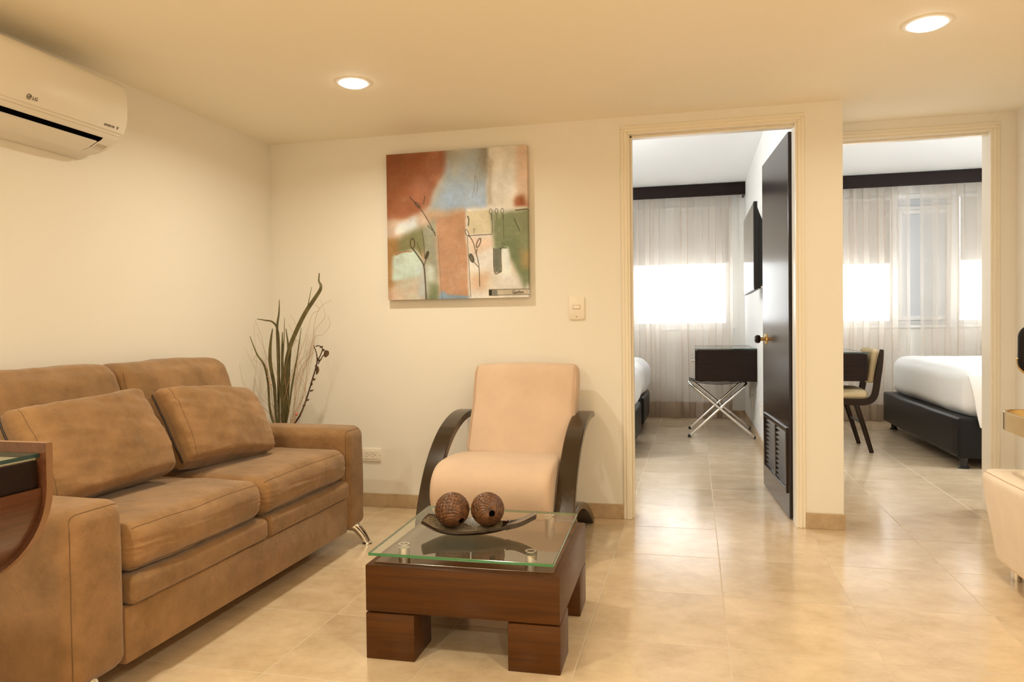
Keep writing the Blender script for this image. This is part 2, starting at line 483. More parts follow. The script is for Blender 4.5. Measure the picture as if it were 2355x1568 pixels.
def cushion(c, size, r, puff=(0, 0, 0), seed=0, wob=0.004, wfreq=5.0, res=10, pinch=0.0, fn=None, gather=0.0):
    """upholstered block: rounded box, puffed out, slightly wrinkled. Returns (shape, map from cube surface to space)"""
    h = Vector(size) / 2
    cc = Vector(c)
    def ts(half):
        rr = min(r, half * 0.98)
        inner = (half - rr) / half
        corner = [inner + (1 - inner) * math.tan(a) for a in np.linspace(0, math.pi / 4, 5)]
        mid = list(np.linspace(-inner, inner, res + 1))
        return [-t for t in corner[::-1]][:-1] + mid[:-1] + corner
    tx, ty, tz = ts(h.x), ts(h.y), ts(h.z)
    def f(u, v, w):
        p = Vector((u * h.x, v * h.y, w * h.z))
        rr = Vector((min(r, h.x * .98), min(r, h.y * .98), min(r, h.z * .98)))
        q = Vector((max(-(h.x - rr.x), min(h.x - rr.x, p.x)), max(-(h.y - rr.y), min(h.y - rr.y, p.y)), max(-(h.z - rr.z), min(h.z - rr.z, p.z))))
        d = p - q
        d = Vector((d.x / rr.x, d.y / rr.y, d.z / rr.z))
        if d.length > 1e-9: d.normalize()
        p = q + Vector((d.x * rr.x, d.y * rr.y, d.z * rr.z))
        def bump(a, b): return max(0, 1 - a * a) ** 0.6 * max(0, 1 - b * b) ** 0.6
        cu, cv, cw = (max(-1, min(1, k)) for k in (u, v, w))
        p.x += puff[0] * bump(cv, cw) * u
        p.y += puff[1] * bump(cu, cw) * v
        p.z += puff[2] * bump(cu, cv) * w
        if pinch:
            p.x *= 1 - pinch * (abs(cv * cw) ** 3)
        if wob:
            s = seed * 7.31
            p += noise.noise_vector(Vector((p.x * wfreq + s, p.y * wfreq - s, p.z * wfreq + 2 * s))) * wob
            p += noise.noise_vector(Vector((p.x * wfreq * 3.5 + s, p.y * wfreq * 3.5, p.z * wfreq * 3.5))) * wob * 0.35
        if gather:
            ge = math.exp(-(1 - abs(cv)) / .10) * (1 - abs(cw) ** 6)
            gw = math.exp(-(1 - abs(cw)) / .10) * (1 - abs(cv) ** 6)
            n1 = noise.noise(Vector((cw * 3 + seed, cv * 2, seed))) * 5
            n2 = noise.noise(Vector((cv * 3 - seed, cw * 2, seed))) * 5
            p.x += u * gather * (ge * math.sin(cw * 24 + n1) * (.5 + .5 * math.sin(cw * 5 + seed)) + .7 * gw * math.sin(cv * 30 + n2) * (.5 + .5 * math.sin(cv * 4 + seed)))
            p.x += u * gather * 1.1 * noise.noise(Vector((cv * 2.2 + cw * 5.5 + seed, cw * 2.0 - cv * 1.2, seed * 1.7)))
        if fn: p = fn(p)
        return p + cc
    bm = bmesh.new()
    key = {}
    def vert(u, v, w):
        k = (round(u, 5), round(v, 5), round(w, 5))
        if k not in key: key[k] = bm.verts.new(f(u, v, w))
        return key[k]
    for s in (-1, 1):
        for A, B, mk in ((ty, tz, lambda a, b: (s, a, b)), (tx, tz, lambda a, b: (a, s, b)), (tx, ty, lambda a, b: (a, b, s))):
            for i in range(len(A) - 1):
                for j in range(len(B) - 1):
                    try:
                        bm.faces.new((vert(*mk(A[i], B[j])), vert(*mk(A[i + 1], B[j])), vert(*mk(A[i + 1], B[j + 1])), vert(*mk(A[i], B[j + 1]))))
                    except ValueError:
                        pass
    return from_bm(bm), f

# ------------------------------------------------------------------ object helpers
ROOTS = {}
def mesh_of(name, shape, material, smooth=False):
    me = bpy.data.meshes.new(name)
    me.from_pydata([tuple(v) for v in shape[0]], [], [tuple(f) for f in shape[1]])
    me.validate()
    if isinstance(material, (list, tuple)):
        for k in material: me.materials.append(MT[k])
    else:
        me.materials.append(MT[material])
    if smooth:
        me.polygons.foreach_set('use_smooth', [True] * len(me.polygons))
        if smooth != 'all' and hasattr(me, 'set_sharp_from_angle'):
            me.set_sharp_from_angle(angle=math.radians(40))
    me.update()
    return me

def tag(o, label=None, cat=None, group=None, kind=None):
    if label: o['label'] = label
    if cat: o['category'] = cat
    if group: o['group'] = group
    if kind: o['kind'] = kind
    return o

def thing(name, label, cat, loc=(0, 0, 0), rz=0.0, group=None):
    o = bpy.data.objects.new(name, None)
    o.empty_display_size = 0.05
    o.location = loc
    o.rotation_euler = (0, 0, rz)
    C.objects.link(o)
    ROOTS[o.name] = (Matrix.Translation(Vector(loc)) @ Matrix.Rotation(rz, 4, 'Z')).inverted()
    return tag(o, label, cat, group)

def part(name, shape, material, parent, smooth=False, local=False, label=None):
    """a mesh child; shape given in room coordinates unless local"""
    inv = ROOTS[parent.name]
    if not local:
        shape = ([tuple(inv @ Vector(v)) for v in shape[0]], shape[1])
    o = bpy.data.objects.new(name, mesh_of(name, shape, material, smooth))
    o.parent = parent
    C.objects.link(o)
    ROOTS[o.name] = inv
    if label: o['label'] = label
    return o

def solo(name, shape, material, label, cat, group=None, smooth=False):
    """a thing that is one mesh, its origin at its base"""
    V = [Vector(v) for v in shape[0]]
    cx = (min(v.x for v in V) + max(v.x for v in V)) / 2
    cy = (min(v.y for v in V) + max(v.y for v in V)) / 2
    cz = min(v.z for v in V)
    c = Vector((cx, cy, cz))
    o = bpy.data.objects.new(name, mesh_of(name, ([tuple(v - c) for v in V], shape[1]), material, smooth))
    o.location = c
    C.objects.link(o)
    ROOTS[o.name] = Matrix.Translation(-c)
    return tag(o, label, cat, group)

def struct(name, shape, material, smooth=False):
    o = bpy.data.objects.new(name, mesh_of(name, shape, material, smooth))
    C.objects.link(o)
    o['kind'] = 'structure'
    ROOTS[o.name] = Matrix.Identity(4)
    return o

def text_shape(body, size, depth=0.0008, shear=0.0, bold=0.0):
    cu = bpy.data.curves.new('lettering', 'FONT')
    cu.body = body; cu.size = size; cu.extrude = depth; cu.shear = shear; cu.offset = bold
    o = bpy.data.objects.new('lettering', cu)
    C.objects.link(o)
    dg = bpy.context.evaluated_depsgraph_get()
    me = bpy.data.meshes.new_from_object(o.evaluated_get(dg))
    V = [tuple(v.co) for v in me.vertices]
    F = [tuple(p.vertices) for p in me.polygons]
    bpy.data.objects.remove(o); bpy.data.curves.remove(cu); bpy.data.meshes.remove(me)
    return V, F

def place(shape, origin, ex, ey):
    """a flat shape in x,y moved onto the plane spanned by ex, ey"""
    ex, ey = Vector(ex), Vector(ey)
    ez = ex.cross(ey).normalized()
    o = Vector(origin)
    return [tuple(o + ex * v[0] + ey * v[1] + ez * v[2]) for v in shape[0]], shape[1]
MT['seam_cream'] = simple('cream_stitching', (0.60, 0.40, 0.27), 0.9)
MT['cream_board'] = simple('cream_board', (0.72, 0.64, 0.48), 0.4)
MT['chair_cloth'] = simple('beige_chair_cloth', (0.56, 0.43, 0.25), 0.9, spec=0.1, bump=0.08, bscale=240)
MT['bentwood'] = wood('bentwood_dark_stain', (0.024, 0.012, 0.004), (0.036, 0.017, 0.005), 0.2, 'Z', 0.0, scale=.5, spec=0.6)
MT['walnut_gloss'] = wood('walnut_polished', (0.055, 0.016, 0.0015), (0.105, 0.036, 0.004), 0.2, 'X', 0.2, spec=0.35)

# ================================================================== the setting
T = 0.13
struct('floor', box(-2.75, 4.3, -2.7, 8.9, -0.12, 0.0), 'floor')
struct('wall_left', box(XL - .15, XL, -2.7, YW + T, 0, 2.75), 'wall')
struct('wall_back', join(box(XL - .15, DL - .02, YW, YW + T, 0, 2.75), box(DR + .02, PX, YW, YW + T, 0, 2.75),
                         box(DL - .02, DR + .02, YW, YW + T, DH + .02, 2.75)), 'wall')
struct('wall_partition', box(XP0, PX, YW + T, YB, 0, 2.75), 'bedroom_wall')
struct('wall_alcove', join(box(PX, D2L - .02, Y2, Y2 + .12, 0, 2.75), box(D2R + .02, 4.3, Y2, Y2 + .12, 0, 2.75),
                           box(D2L - .02, D2R + .02, Y2, Y2 + .12, DH + .02, 2.75)), 'wall')
struct('wall_partition_side', box(PX, PX + .004, YW, Y2, 0, HC), 'wall')
struct('wall_right', join(box(XR, XR + .15, 3.68, Y2, 0, 2.3), box(XR + .15, 2.65, 3.68, 3.83, 0, 2.3), box(2.5, 2.65, -2.7, 3.68, 0, 2.3)), 'wall')
struct('wall_front', box(XL - .15, 2.65, -2.85, -2.7, 0, 2.3), 'wall')
struct('ceiling', join(box(XL - .15, 2.65, -2.85, YW + .03, HC, 2.30), box(PX, XR + .15, YW + .03, Y2 + .03, HC, 2.30)), 'ceiling')
struct('ceiling_bedroom', box(-2.75, 4.3, YW + .05, 8.9, HB, 2.75), 'bedroom_ceiling')
struct('wall_bedroom_left', box(-2.75, -2.6, YW + T, YB, 0, 2.75), 'bedroom_wall')
struct('wall_bedroom_right', box(4.15, 4.3, Y2 + .12, YB, 0, 2.75), 'bedroom_wall')
W1 = (-0.70, 0.40); W2 = (0.98, 3.62); WZ = (1.02, 2.42)
struct('wall_window', join(box(-2.75, W1[0], YB, YB + .15, 0, 2.75), box(W1[1], W2[0], YB, YB + .15, 0, 2.75), box(W2[1], 4.3, YB, YB + .15, 0, 2.75),
                           box(W1[0], W1[1], YB, YB + .15, 0, WZ[0]), box(W1[0], W1[1], YB, YB + .15, WZ[1], 2.75),
                           box(W2[0], W2[1], YB, YB + .15, 0, WZ[0]), box(W2[0], W2[1], YB, YB + .15, WZ[1], 2.75)), 'bedroom_wall')

def casing(name, x0, x1, y, depth, h):
    """lining of the doorway and a stepped architrave on the living-room side"""
    sh = [box(x0 - .02, x0, y - .004, y + depth, 0, h + .02, .002), box(x1, x1 + .02, y - .004, y + depth, 0, h + .02, .002),
          box(x0, x1, y - .004, y + depth, h, h + .02, .002)]
    for w0, w1, t in ((.012, .030, .013), (.028, .046, .009), (.0, .013, .009)):
        sh += [box(x0 - w1, x0 - w0, y - t, y, 0, h + w0, .003), box(x1 + w0, x1 + w1, y - t, y, 0, h + w0, .003),
               box(x0 - w1, x1 + w1, y - t, y, h + w0, h + w1, .003)]
    # stop bead
    sh += [box(x0, x0 + .012, y + .03, y + .07, 0, h, .002), box(x0, x1, y + .03, y + .07, h - .012, h, .002)]
    return struct(name, join(*sh), 'trim')
casing('trim_1', DL, DR, YW, T, DH)
casing('trim_2', D2L, D2R, Y2, .12, DH)

BH, BT = 0.080, 0.012
def board(x0, x1, y0, y1):
    return box(x0, x1, y0, y1, 0, BH, .002)
struct('baseboard_back', join(board(XL + BT, DL - .046, YW - BT, YW), board(DR + .046, PX + BT, YW - BT, YW)), 'skirting')
struct('baseboard_left', board(XL, XL + BT, -2.7, YW), 'skirting')
struct('baseboard_partition', board(PX, PX + BT, YW, Y2 - .02), 'skirting')
struct('baseboard_alcove', board(D2R + .046, XR, Y2 - BT, Y2), 'skirting')
struct('baseboard_bedroom', join(board(XP0 - BT, XP0, YW + .4, YB), board(-2.6, XP0 - BT, YB - BT, YB), board(PX, 4.15, YB - BT, YB), board(PX, PX + BT, Y2 + .14, YB)), 'skirting')

# ------------------------------------------------------------------ windows of the bedrooms
def frame_rect(x0, x1, z0, z1, y0, y1, w):
    return join(box(x0, x0 + w, y0, y1, z0, z1, .004), box(x1 - w, x1, y0, y1, z0, z1, .004),
                box(x0 + w, x1 - w, y0, y1, z0, z0 + w, .004), box(x0 + w, x1 - w, y0, y1, z1 - w, z1, .004))
w1 = struct('window_1', frame_rect(W1[0], W1[1], WZ[0], WZ[1], YB + .06, YB + .12, .05), 'window_frame')
part('pane', box(W1[0] + .05, W1[1] - .05, YB + .088, YB + .092, WZ[0] + .05, WZ[1] - .05), 'pane', w1)
part('sill', box(W1[0] - .04, W1[1] + .04, YB - .03, YB + .06, WZ[0] - .03, WZ[0], .004), 'window_frame', w1)
w2 = struct('window_2', frame_rect(W2[0], W2[1], WZ[0], WZ[1], YB + .06, YB + .12, .05), 'window_frame')
part('sill', box(W2[0] - .04, W2[1] + .04, YB - .03, YB + .06, WZ[0] - .03, WZ[0], .004), 'window_frame', w2)
for xm in (2.09, 2.69):
    part('mullion', box(xm - .04, xm + .04, YB + .055, YB + .12, WZ[0] + .05, WZ[1] - .05, .004), 'window_frame', w2)
cs = part('casement', frame_rect(2.13, 2.65, WZ[0] + .05, 2.25, YB + .04, YB + .09, .045), 'window_frame', w2)
part('casement_pane', box(2.175, 2.605, YB + .062, YB + .068, WZ[0] + .095, 2.205), 'frosted', cs)
part('transom', box(2.13, 2.65, YB + .05, YB + .10, 2.25, 2.29, .004), 'window_frame', w2)
part('top_panel', box(2.13, 2.65, YB + .07, YB + .08, 2.29, WZ[1] - .05), 'frosted', w2)
part('pane', box(W2[0] + .05, 2.05, YB + .088, YB + .092, WZ[0] + .05, WZ[1] - .05), 'pane', w2)
part('pane', box(2.73, W2[1] - .05, YB + .088, YB + .092, WZ[0] + .05, WZ[1] - .05), 'pane', w2)

def blind(x0, x1, zb, label):
    t = thing('roller_blind', label, 'blind', ((x0 + x1) / 2, YB + .03, zb), group='grey roller blinds half drawn at the windows')
    part('cloth', box(x0, x1, YB + .029, YB + .031, zb, WZ[1] - .03), 'blind', t)
    part('bottom_bar', tube([(x0, YB + .03, zb), (x1, YB + .03, zb)], .009), 'window_frame', t)
    part('roller', tube([(x0, YB + .03, WZ[1] - .035), (x1, YB + .03, WZ[1] - .035)], .022, 14), 'window_frame', t)
blind(W1[0] + .015, W1[1] - .015, 1.748, 'grey roller blind half drawn at the window above the desk in the left bedroom')
blind(W2[0] + .015, 2.05, 1.690, 'grey roller blind half drawn left of the frosted casement in the right bedroom')
blind(2.73, W2[1] - .015, 1.700, 'grey roller blind half drawn right of the frosted casement in the right bedroom')

def valance(x0, x1, label):
    t = thing('curtain_valance', label, 'valance', ((x0 + x1) / 2, 8.44, 2.462), group='dark wood valances over the sheer curtains')
    part('front_board', box(x0, x1, 8.44, 8.458, 2.462, HB - .004, .002), 'espresso_x', t)
    part('top_board', box(x0, x1, 8.458, YB - .003, HB - .022, HB - .004), 'espresso_x', t)
    part('return_board', box(x0, x0 + .018, 8.458, YB - .003, 2.462, HB - .022), 'espresso_x', t)
    part('return_board', box(x1 - .018, x1, 8.458, YB - .003, 2.462, HB - .022), 'espresso_x', t)
valance(-1.6, XP0 - .004, 'long dark wood curtain valance under the ceiling of the left bedroom')
valance(PX + .006, 3.75, 'long dark wood curtain valance under the ceiling of the right bedroom')

def pleats(x0, x1, z0, z1, y, folds, amp, seed, top_scale=0.7):
    rnd = random.Random(seed)
    n = folds * 24
    ph, w = [], 0
    steps = [rnd.uniform(.6, 1.5) for _ in range(folds)]
    tot = sum(steps)
    amps = [rnd.uniform(.6, 1.15) for _ in range(folds)]
    V, F = [], []
    edges = [0]
    for s in steps: edges.append(edges[-1] + s / tot)
    nz = 14
    for k in range(nz + 1):
        t = k / nz
        z = z0 + (z1 - z0) * t
        for i in range(n + 1):
            f = i / n * folds
            j = min(int(f), folds - 1)
            u = f - j
            X = edges[j] + (edges[j + 1] - edges[j]) * u
            wv = math.sin(2 * math.pi * u)
            a = amp * amps[j] * (top_scale + (1 - top_scale) * (1 - t))
            wx = noise.noise((X * 9 + seed, t * 1.6, seed * 3.1)) * .018 * (1 - t)
            wy = noise.noise((X * 7 - seed, t * 2.2, seed)) * .014
            V.append((x0 + (x1 - x0) * X + wx + .62 * a * math.sin(4 * math.pi * u) * (.6 + .4 * t), y + a * wv + wy, z))
    for k in range(nz):
        for i in range(n):
            a = k * (n + 1) + i
            F.append((a, a + 1, a + n + 2, a + n + 1))
    return V, F

def curtain(x0, x1, folds, seed, label, hem=.175, y=8.55):
    t = thing('sheer_curtain', label, 'curtain', ((x0 + x1) / 2, y, .012), group='beige sheer curtains in the bedrooms')
    body = pleats(x0, x1, .012, 2.50, y, folds, .045, seed)
    part('sheer_panel', body, 'sheer', t, smooth='all')
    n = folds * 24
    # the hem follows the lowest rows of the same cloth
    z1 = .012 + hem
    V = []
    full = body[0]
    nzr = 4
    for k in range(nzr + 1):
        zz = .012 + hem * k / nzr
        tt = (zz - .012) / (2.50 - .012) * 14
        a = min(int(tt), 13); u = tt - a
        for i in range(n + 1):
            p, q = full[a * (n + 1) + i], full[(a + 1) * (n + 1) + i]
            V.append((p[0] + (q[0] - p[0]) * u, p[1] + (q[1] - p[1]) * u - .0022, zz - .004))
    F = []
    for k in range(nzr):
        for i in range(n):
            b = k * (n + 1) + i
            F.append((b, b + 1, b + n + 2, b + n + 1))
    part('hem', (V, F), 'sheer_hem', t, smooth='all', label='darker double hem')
curtain(-1.55, 0.415, 15, 3, 'beige sheer pleated curtain over the window of the left bedroom')
curtain(PX + .03, 2.205, 11, 5, 'beige sheer curtain left of the gap in the right bedroom')
curtain(2.30, 3.70, 10, 9, 'beige sheer curtain right of the gap in the right bedroom')

# ------------------------------------------------------------------ the open door
dang = math.atan2(-(0.434 - 0.491), (5.08 - 4.213))
# local frame: y runs along the leaf from the hinge, -x is the face we see
LW, LT = 0.872, 0.036
VY0, VY1, VZ0, VZ1 = 0.052, 0.785, 0.146, 0.474
leaf = join(box(0, LT, 0, VY0, .008, DH - .006, .0015), box(0, LT, VY1, LW, .008, DH - .006, .0015),
            box(0, LT, VY0, VY1, .008, VZ0), box(0, LT, VY0, VY1, VZ1, DH - .006))
door = struct('door_1', leaf, 'door_wood')
door.location = (0.4910, 4.198, 0)
door.rotation_euler = (0, 0, dang)
mid = (VY0 + VY1) / 2
fr = [box(-.010, LT * .6, VY0 - .012, VY1 + .012, VZ1 - .012, VZ1 + .014, .004), box(-.010, LT * .6, VY0 - .012, VY1 + .012, VZ0 - .014, VZ0 + .012, .004),
      box(-.010, LT * .6, VY0 - .014, VY0 + .012, VZ0, VZ1, .004), box(-.010, LT * .6, VY1 - .012, VY1 + .014, VZ0, VZ1, .004),
      box(-.004, LT * .6, mid - .014, mid + .014, VZ0, VZ1, .003)]
lp = part('louver_vent', join(*fr), 'door_wood', door, local=True)
for a, b in ((VY0 + .012, mid - .014), (mid + .014, VY1 - .012)):
    for k in range(11):
        z = VZ0 + .022 + (VZ1 - VZ0 - .05) * k / 10
        sl = prism([(-.003, z - .004), (.003, z - .004), (.026, z + .026), (.020, z + .026)], 'Y', a, b)
        part('slat', sl, 'door_wood', lp, local=True)
kn = part('knob', lathe([(0, -.070), (.017, -.070), (.025, -.062), (.0265, -.050), (.024, -.040), (.016, -.036), (.0, -.036)], 24, (0, .735, .957), 'X'), 'espresso', door, smooth=True, local=True)
part('rose', lathe([(.0, -.038), (.012, -.038), (.012, -.016), (.020, -.012), (.033, -.008), (.035, 0), (0, 0)], 28, (0, .735, .957), 'X'), 'brass', kn, smooth=True, local=True, label='brass rose of the knob')
part('latch_plate', box(.008, LT - .008, LW - .001, LW + .001, .92, .99), 'brass', door, local=True)
for hz in (.22, 1.05, 1.86):
    part('hinge', tube([(LT + .004, -.006, hz - .05), (LT + .004, -.006, hz + .05)], .006, 10), 'brass', door, local=True)

# ------------------------------------------------------------------ recessed lamps
def downlight(x, y, z, label, r, power, color, lampmat, group):
    t = thing('recessed_downlight', label, 'ceiling light', (x, y, z), group=group)
    part('trim_ring', lathe([(r + .001, -.005), (r + .004, -.006), (r + .017, -.003), (r + .018, 0), (r + .001, 0), (r + .001, -.005)], 40, caps=False), 'lamp_ring', t, smooth=True, local=True)
    part('diffuser', lathe([(0, -.020), (r * .45, -.0185), (r * .8, -.0145), (r * .96, -.009), (r, -.001), (0, -.001)], 40), lampmat, t, smooth=True, local=True)
    l = disk_light('downlight_bulb', (0, 0, -.0215), power, color, r * .9)
    l.parent = t
G1 = 'recessed downlights of the living room'
downlight(-1.500, 3.125, HC, 'round recessed downlight in the ceiling left of centre, above the canvas and sofa', .064, LIVING_W * .95, WARM, 'lamp', G1)
downlight(0.857, 3.095, HC, 'round recessed downlight in the ceiling near the upper right corner', .068, LIVING_W * .45, WARM, 'lamp', G1)
downlight(-1.500, 0.80, HC, 'added unseen downlight in the ceiling behind the viewer, over the console', .064, LIVING_W * 1.55, WARM, 'lamp', G1)  # unseen lamp, added with the next three to light the room
downlight(0.857, 0.80, HC, 'added unseen downlight in the ceiling just ahead of the viewer, right', .064, LIVING_W * 1.55, WARM, 'lamp', G1)
downlight(-1.500, -1.30, HC, 'added unseen downlight at the back of the living room ceiling, left', .064, LIVING_W * 3.6, WARM, 'lamp', G1)  # unseen pair, added strong to bounce light onto the ceiling
downlight(0.857, -1.30, HC, 'added unseen downlight at the back of the living room ceiling, right', .064, LIVING_W * 3.6, WARM, 'lamp', G1)
def fill_pendant(x, y, z, label):  # out-of-view globe, added only to brighten a bedroom
    t = thing('fill_pendant_lamp', label, 'added fill lamp', (x, y, HB), group='added fill globes of the bedrooms')
    prof = [(0, -.11)] + [(.11 * math.cos(a), .11 * math.sin(a)) for a in np.linspace(-1.5, 1.25, 16)] + [(.03, .108)]
    part('globe', lathe(prof, 28, (x, y, z)), 'fill_glow', t, smooth=True)
    part('cap', lathe([(.034, .100), (.034, .135), (.008, .15), (.008, .100)], 20, (x, y, z), caps=False), 'steel', t, smooth=True)
    part('cord', tube([(x, y, z + .14), (x, y, HB - .02)], .004, 8), 'plate', t)
    part('canopy', lathe([(0, -.022), (.05, -.02), (.055, 0), (0, 0)], 24, (x, y, HB)), 'lamp_ring', t, smooth=True)
fill_pendant(-1.45, 5.55, 1.95, 'added unseen fill globe over the beds of the left bedroom')
fill_pendant(3.05, 5.45, 1.95, 'added unseen fill globe near the door of the right bedroom')

# ================================================================== living room furniture
def xf(shape, m):
    return [tuple(m @ Vector(v)) for v in shape[0]], shape[1]

# ------------------------------------------------------------------ sofa
SX, SY0, SY1 = -1.60, 1.60, 3.395
sofa = thing('sofa', 'brown suede two-seat sofa bed with square arms along the left wall', 'sofa', (-2.03, 2.5, 0))
ARM = .205
def arm(y0, y1, seed):
    def flare(p):
        return p
    sh, f = cushion((-2.02, (y0 + y1) / 2, .331), (.84, y1 - y0, .492), .045, (.008, .006, .004), seed, .003, 4.0, 12)
    a = part('armrest', sh, 'suede', sofa, smooth='all')
    # stitched edge round the front face
    pts = []
    pass
    side = [f(1, -1, t) for t in np.linspace(-.98, .93, 14)]
    top = [f(1, t, 1) for t in np.linspace(-.80, .90, 8)]
    part('seam', tube(smooth_path(side + top, 60), .0014, 6), 'seam', a, smooth='all')
    return a
arm(SY0, SY0 + ARM, 1)
arm(SY1 - ARM + .01, SY1, 2)
i0, i1 = SY0 + ARM, SY1 - ARM + .01
ym = 2.495
part('base', box(-2.42, SX - .006, i0 - .01, i1 + .01, .086, .252, .008), 'suede', sofa, smooth=True)
part('back_frame', box(-2.465, -2.34, SY0 + .02, SY1 - .02, .10, .74, .02), 'suede', sofa, smooth=True)
for k, (a, b) in enumerate(((i0 + .004, 2.515), (2.519, i1 - .002))):
    sh, f = cushion((-1.93, (a + b) / 2, .2945), (.69, b - a, .083), .022, (.004, 0, .002), 11 + k, .002, 5, 12)
    q = part('pull_out_cushion', sh, 'suede', sofa, smooth='all')
    part('seam', tube([f(1, t, -1) for t in np.linspace(-.97, .97, 40)], .0012, 6), 'seam', q, smooth='all')
for k, (a, b) in enumerate(((i0 + .006, ym), (ym + .004, i1 - .004))):
    def sag(p, k=k):
        # the front lower edge of each seat lifts away from the pull-out cushion
        return p
    sh, f = cushion((-1.915, (a + b) / 2, .413), (.64, b - a, .146), .046, (.014, .004, .014), 21 + k, .007, 4.2, 34, gather=.0025)
    q = part('seat_cushion', sh, 'suede', sofa, smooth='all')
    part('seam', tube([f(1, t, 1) for t in np.linspace(-.97, .97, 60)], .0013, 6), 'seam', q, smooth='all')
    part('seam', tube([f(1, t, -1) for t in np.linspace(-.97, .97, 60)], .0013, 6), 'seam', q, smooth='all')
def lean(p):
    p.x -= (p.z) * .30
    return p
for k, (a, b) in enumerate(((i0 + .004, 2.500), (2.503, i1 + .004))):
    sh, f = cushion((-2.255, (a + b) / 2, .695), (.17, b - a, .445), .055, (.03, .004, .010), 31 + k, .008, 3.6, 34, fn=lean, gather=.0035)
    q = part('back_cushion', sh, 'suede', sofa, smooth='all')
    part('seam', tube([f(1, -1, t) for t in np.linspace(-.9, .93, 40)], .0014, 6), 'seam', q, smooth='all')
def sofa_leg(x, y, sx, sy):
    p = [(x - .085 * sx, y - .02 * sy, .096), (x - .055 * sx, y - .012 * sy, .085), (x - .024 * sx, y - .005 * sy, .05), (x, y, .008)]
    pp = smooth_path(p, 16)
    r = [.030 - .013 * i / 16 for i in range(17)]
    l = part('leg', join(tube(pp, r, 18), lathe([(0, 0), (.022, 0), (.024, .003), (.022, .007), (.017, .011), (0, .011)], 24, (x, y, 0))), 'chrome', sofa, smooth=True, label='curved chrome leg')
sofa_leg(-1.565, 3.332, 1, 1)
sofa_leg(-1.565, 1.662, 1, -1)
sofa_leg(-2.43, 3.33, -1, 1)
sofa_leg(-2.43, 1.665, -1, -1)

def throw_pillow(c, size, lean_deg, yaw_deg, roll_deg, label, seed):
    m = Matrix.Translation(Vector(c)) @ Matrix.Rotation(math.radians(yaw_deg), 4, 'Z') @ Matrix.Rotation(math.radians(-lean_deg), 4, 'Y') @ Matrix.Rotation(math.radians(roll_deg), 4, 'X')
    sh, f = cushion((0, 0, 0), size, .026, (.042, -.006, -.004), seed, .008, 6.0, 44, pinch=.35, gather=.0042)
    o = solo('throw_pillow', xf(sh, m), 'suede', label, 'pillow', 'brown suede pillows on the sofa', smooth='all')
    z = [m @ (f(.15, -1, t) + Vector((0, -.001, 0))) for t in np.linspace(-.93, .96, 40)]
    part('zip', tube(z, .0042, 6), 'zip', o, smooth='all', label='dark zip')
    part('seam', tube([m @ f(1, -.86, t) for t in np.linspace(-.93, .93, 60)], .0010, 6), 'seam', o, smooth='all')
    return o
throw_pillow((-2.000, 2.095, .664), (.13, .530, .335), 28, -7, 3, 'brown suede throw pillow nearer the console, its corner hiding the gap between back cushions', 41)
throw_pillow((-1.980, 2.735, .652), (.13, .525, .325), 31, -4, -4, 'brown suede throw pillow with a full-height dark zip, nearer the dried plant', 42)

# ------------------------------------------------------------------ coffee table
tab = thing('coffee_table', 'square brown wooden coffee table with block legs and raised glass top', 'coffee table', (-.719, 2.487, 0), math.radians(1.2))
H = .314
part('apron', box(-H, H, -H, H, .152, .301, .004), 'walnut', tab, smooth=True, local=True)
part('top_panel', box(-H + .022, H - .022, -H + .022, H - .022, .296, .3045, .0015), 'walnut_gloss', tab, local=True)
for sx in (-1, 1):
    for sy in (-1, 1):
        x0, x1 = sorted((sx * H, sx * (H - .163)))
        y0, y1 = sorted((sy * H, sy * (H - .165)))
        part('leg', box(x0, x1, y0, y1, 0, .148, .003), 'walnut', tab, smooth=True, local=True)
        part('spacer', box(x0 + .01, x1 - .01, y0 + .01, y1 - .01, .146, .153), 'espresso', tab, local=True)
gc = [(-1.003, 2.140), (-.410, 2.145), (-.433, 2.752), (-1.028, 2.757)]
gsh = prism(gc, 'Z', .3395, .3495, .0018, 2)
go = part('glass_top', gsh, ('glass', 'glass_edge'), tab, label='clear glass top with green edges')
for p in go.data.polygons:
    p.material_index = 0 if abs(p.normal.z) > .9 else 1
for x, y in ((-.504, 2.259), (-.925, 2.248), (-.529, 2.700), (-.950, 2.692)):
    s_ = part('standoff', lathe([(0, .3045), (.0185, .3045), (.0185, .3393), (0, .3393)], 28, (x, y, 0)), 'steel', tab, smooth=True, label='brushed steel standoff')
    part('cap', lathe([(.012, .3497), (.0185, .3497), (.0185, .3507), (.012, .3507), (.012, .3497)], 28, (x, y, 0), caps=False), 'steel', s_, smooth=True)

# ------------------------------------------------------------------ leaf-shaped bowl
def interp(tab_, s):
    n = len(tab_)
    k = 0
    while k < n - 2 and s > tab_[k + 1][0]: k += 1
    def slope(i):
        a, b = tab_[max(i - 1, 0)], tab_[min(i + 1, n - 1)]
        return (b[1] - a[1]) / (b[0] - a[0])
    (a, va), (b, vb) = tab_[k], tab_[k + 1]
    h = b - a
    t = (s - a) / h
    return (2 * t ** 3 - 3 * t * t + 1) * va + (t ** 3 - 2 * t * t + t) * h * slope(k) + (3 * t * t - 2 * t ** 3) * vb + (t ** 3 - t * t) * h * slope(k + 1)
BW = [(0, .050), (.15, .080), (.35, .090), (.55, .076), (.68, .048), (.77, .030), (.88, .027), (1, .026)]
BZ = [(0, .040), (.14, .016), (.30, .005), (.50, .006), (.66, .014), (.77, .026), (.89, .044), (1, .066)]
BL_ = [(0, .012), (.2, .022), (.5, .024), (.7, .014), (.82, .003), (1, .002)]
bang = math.radians(9)
bo = Vector((-.912, 2.372, .3508))
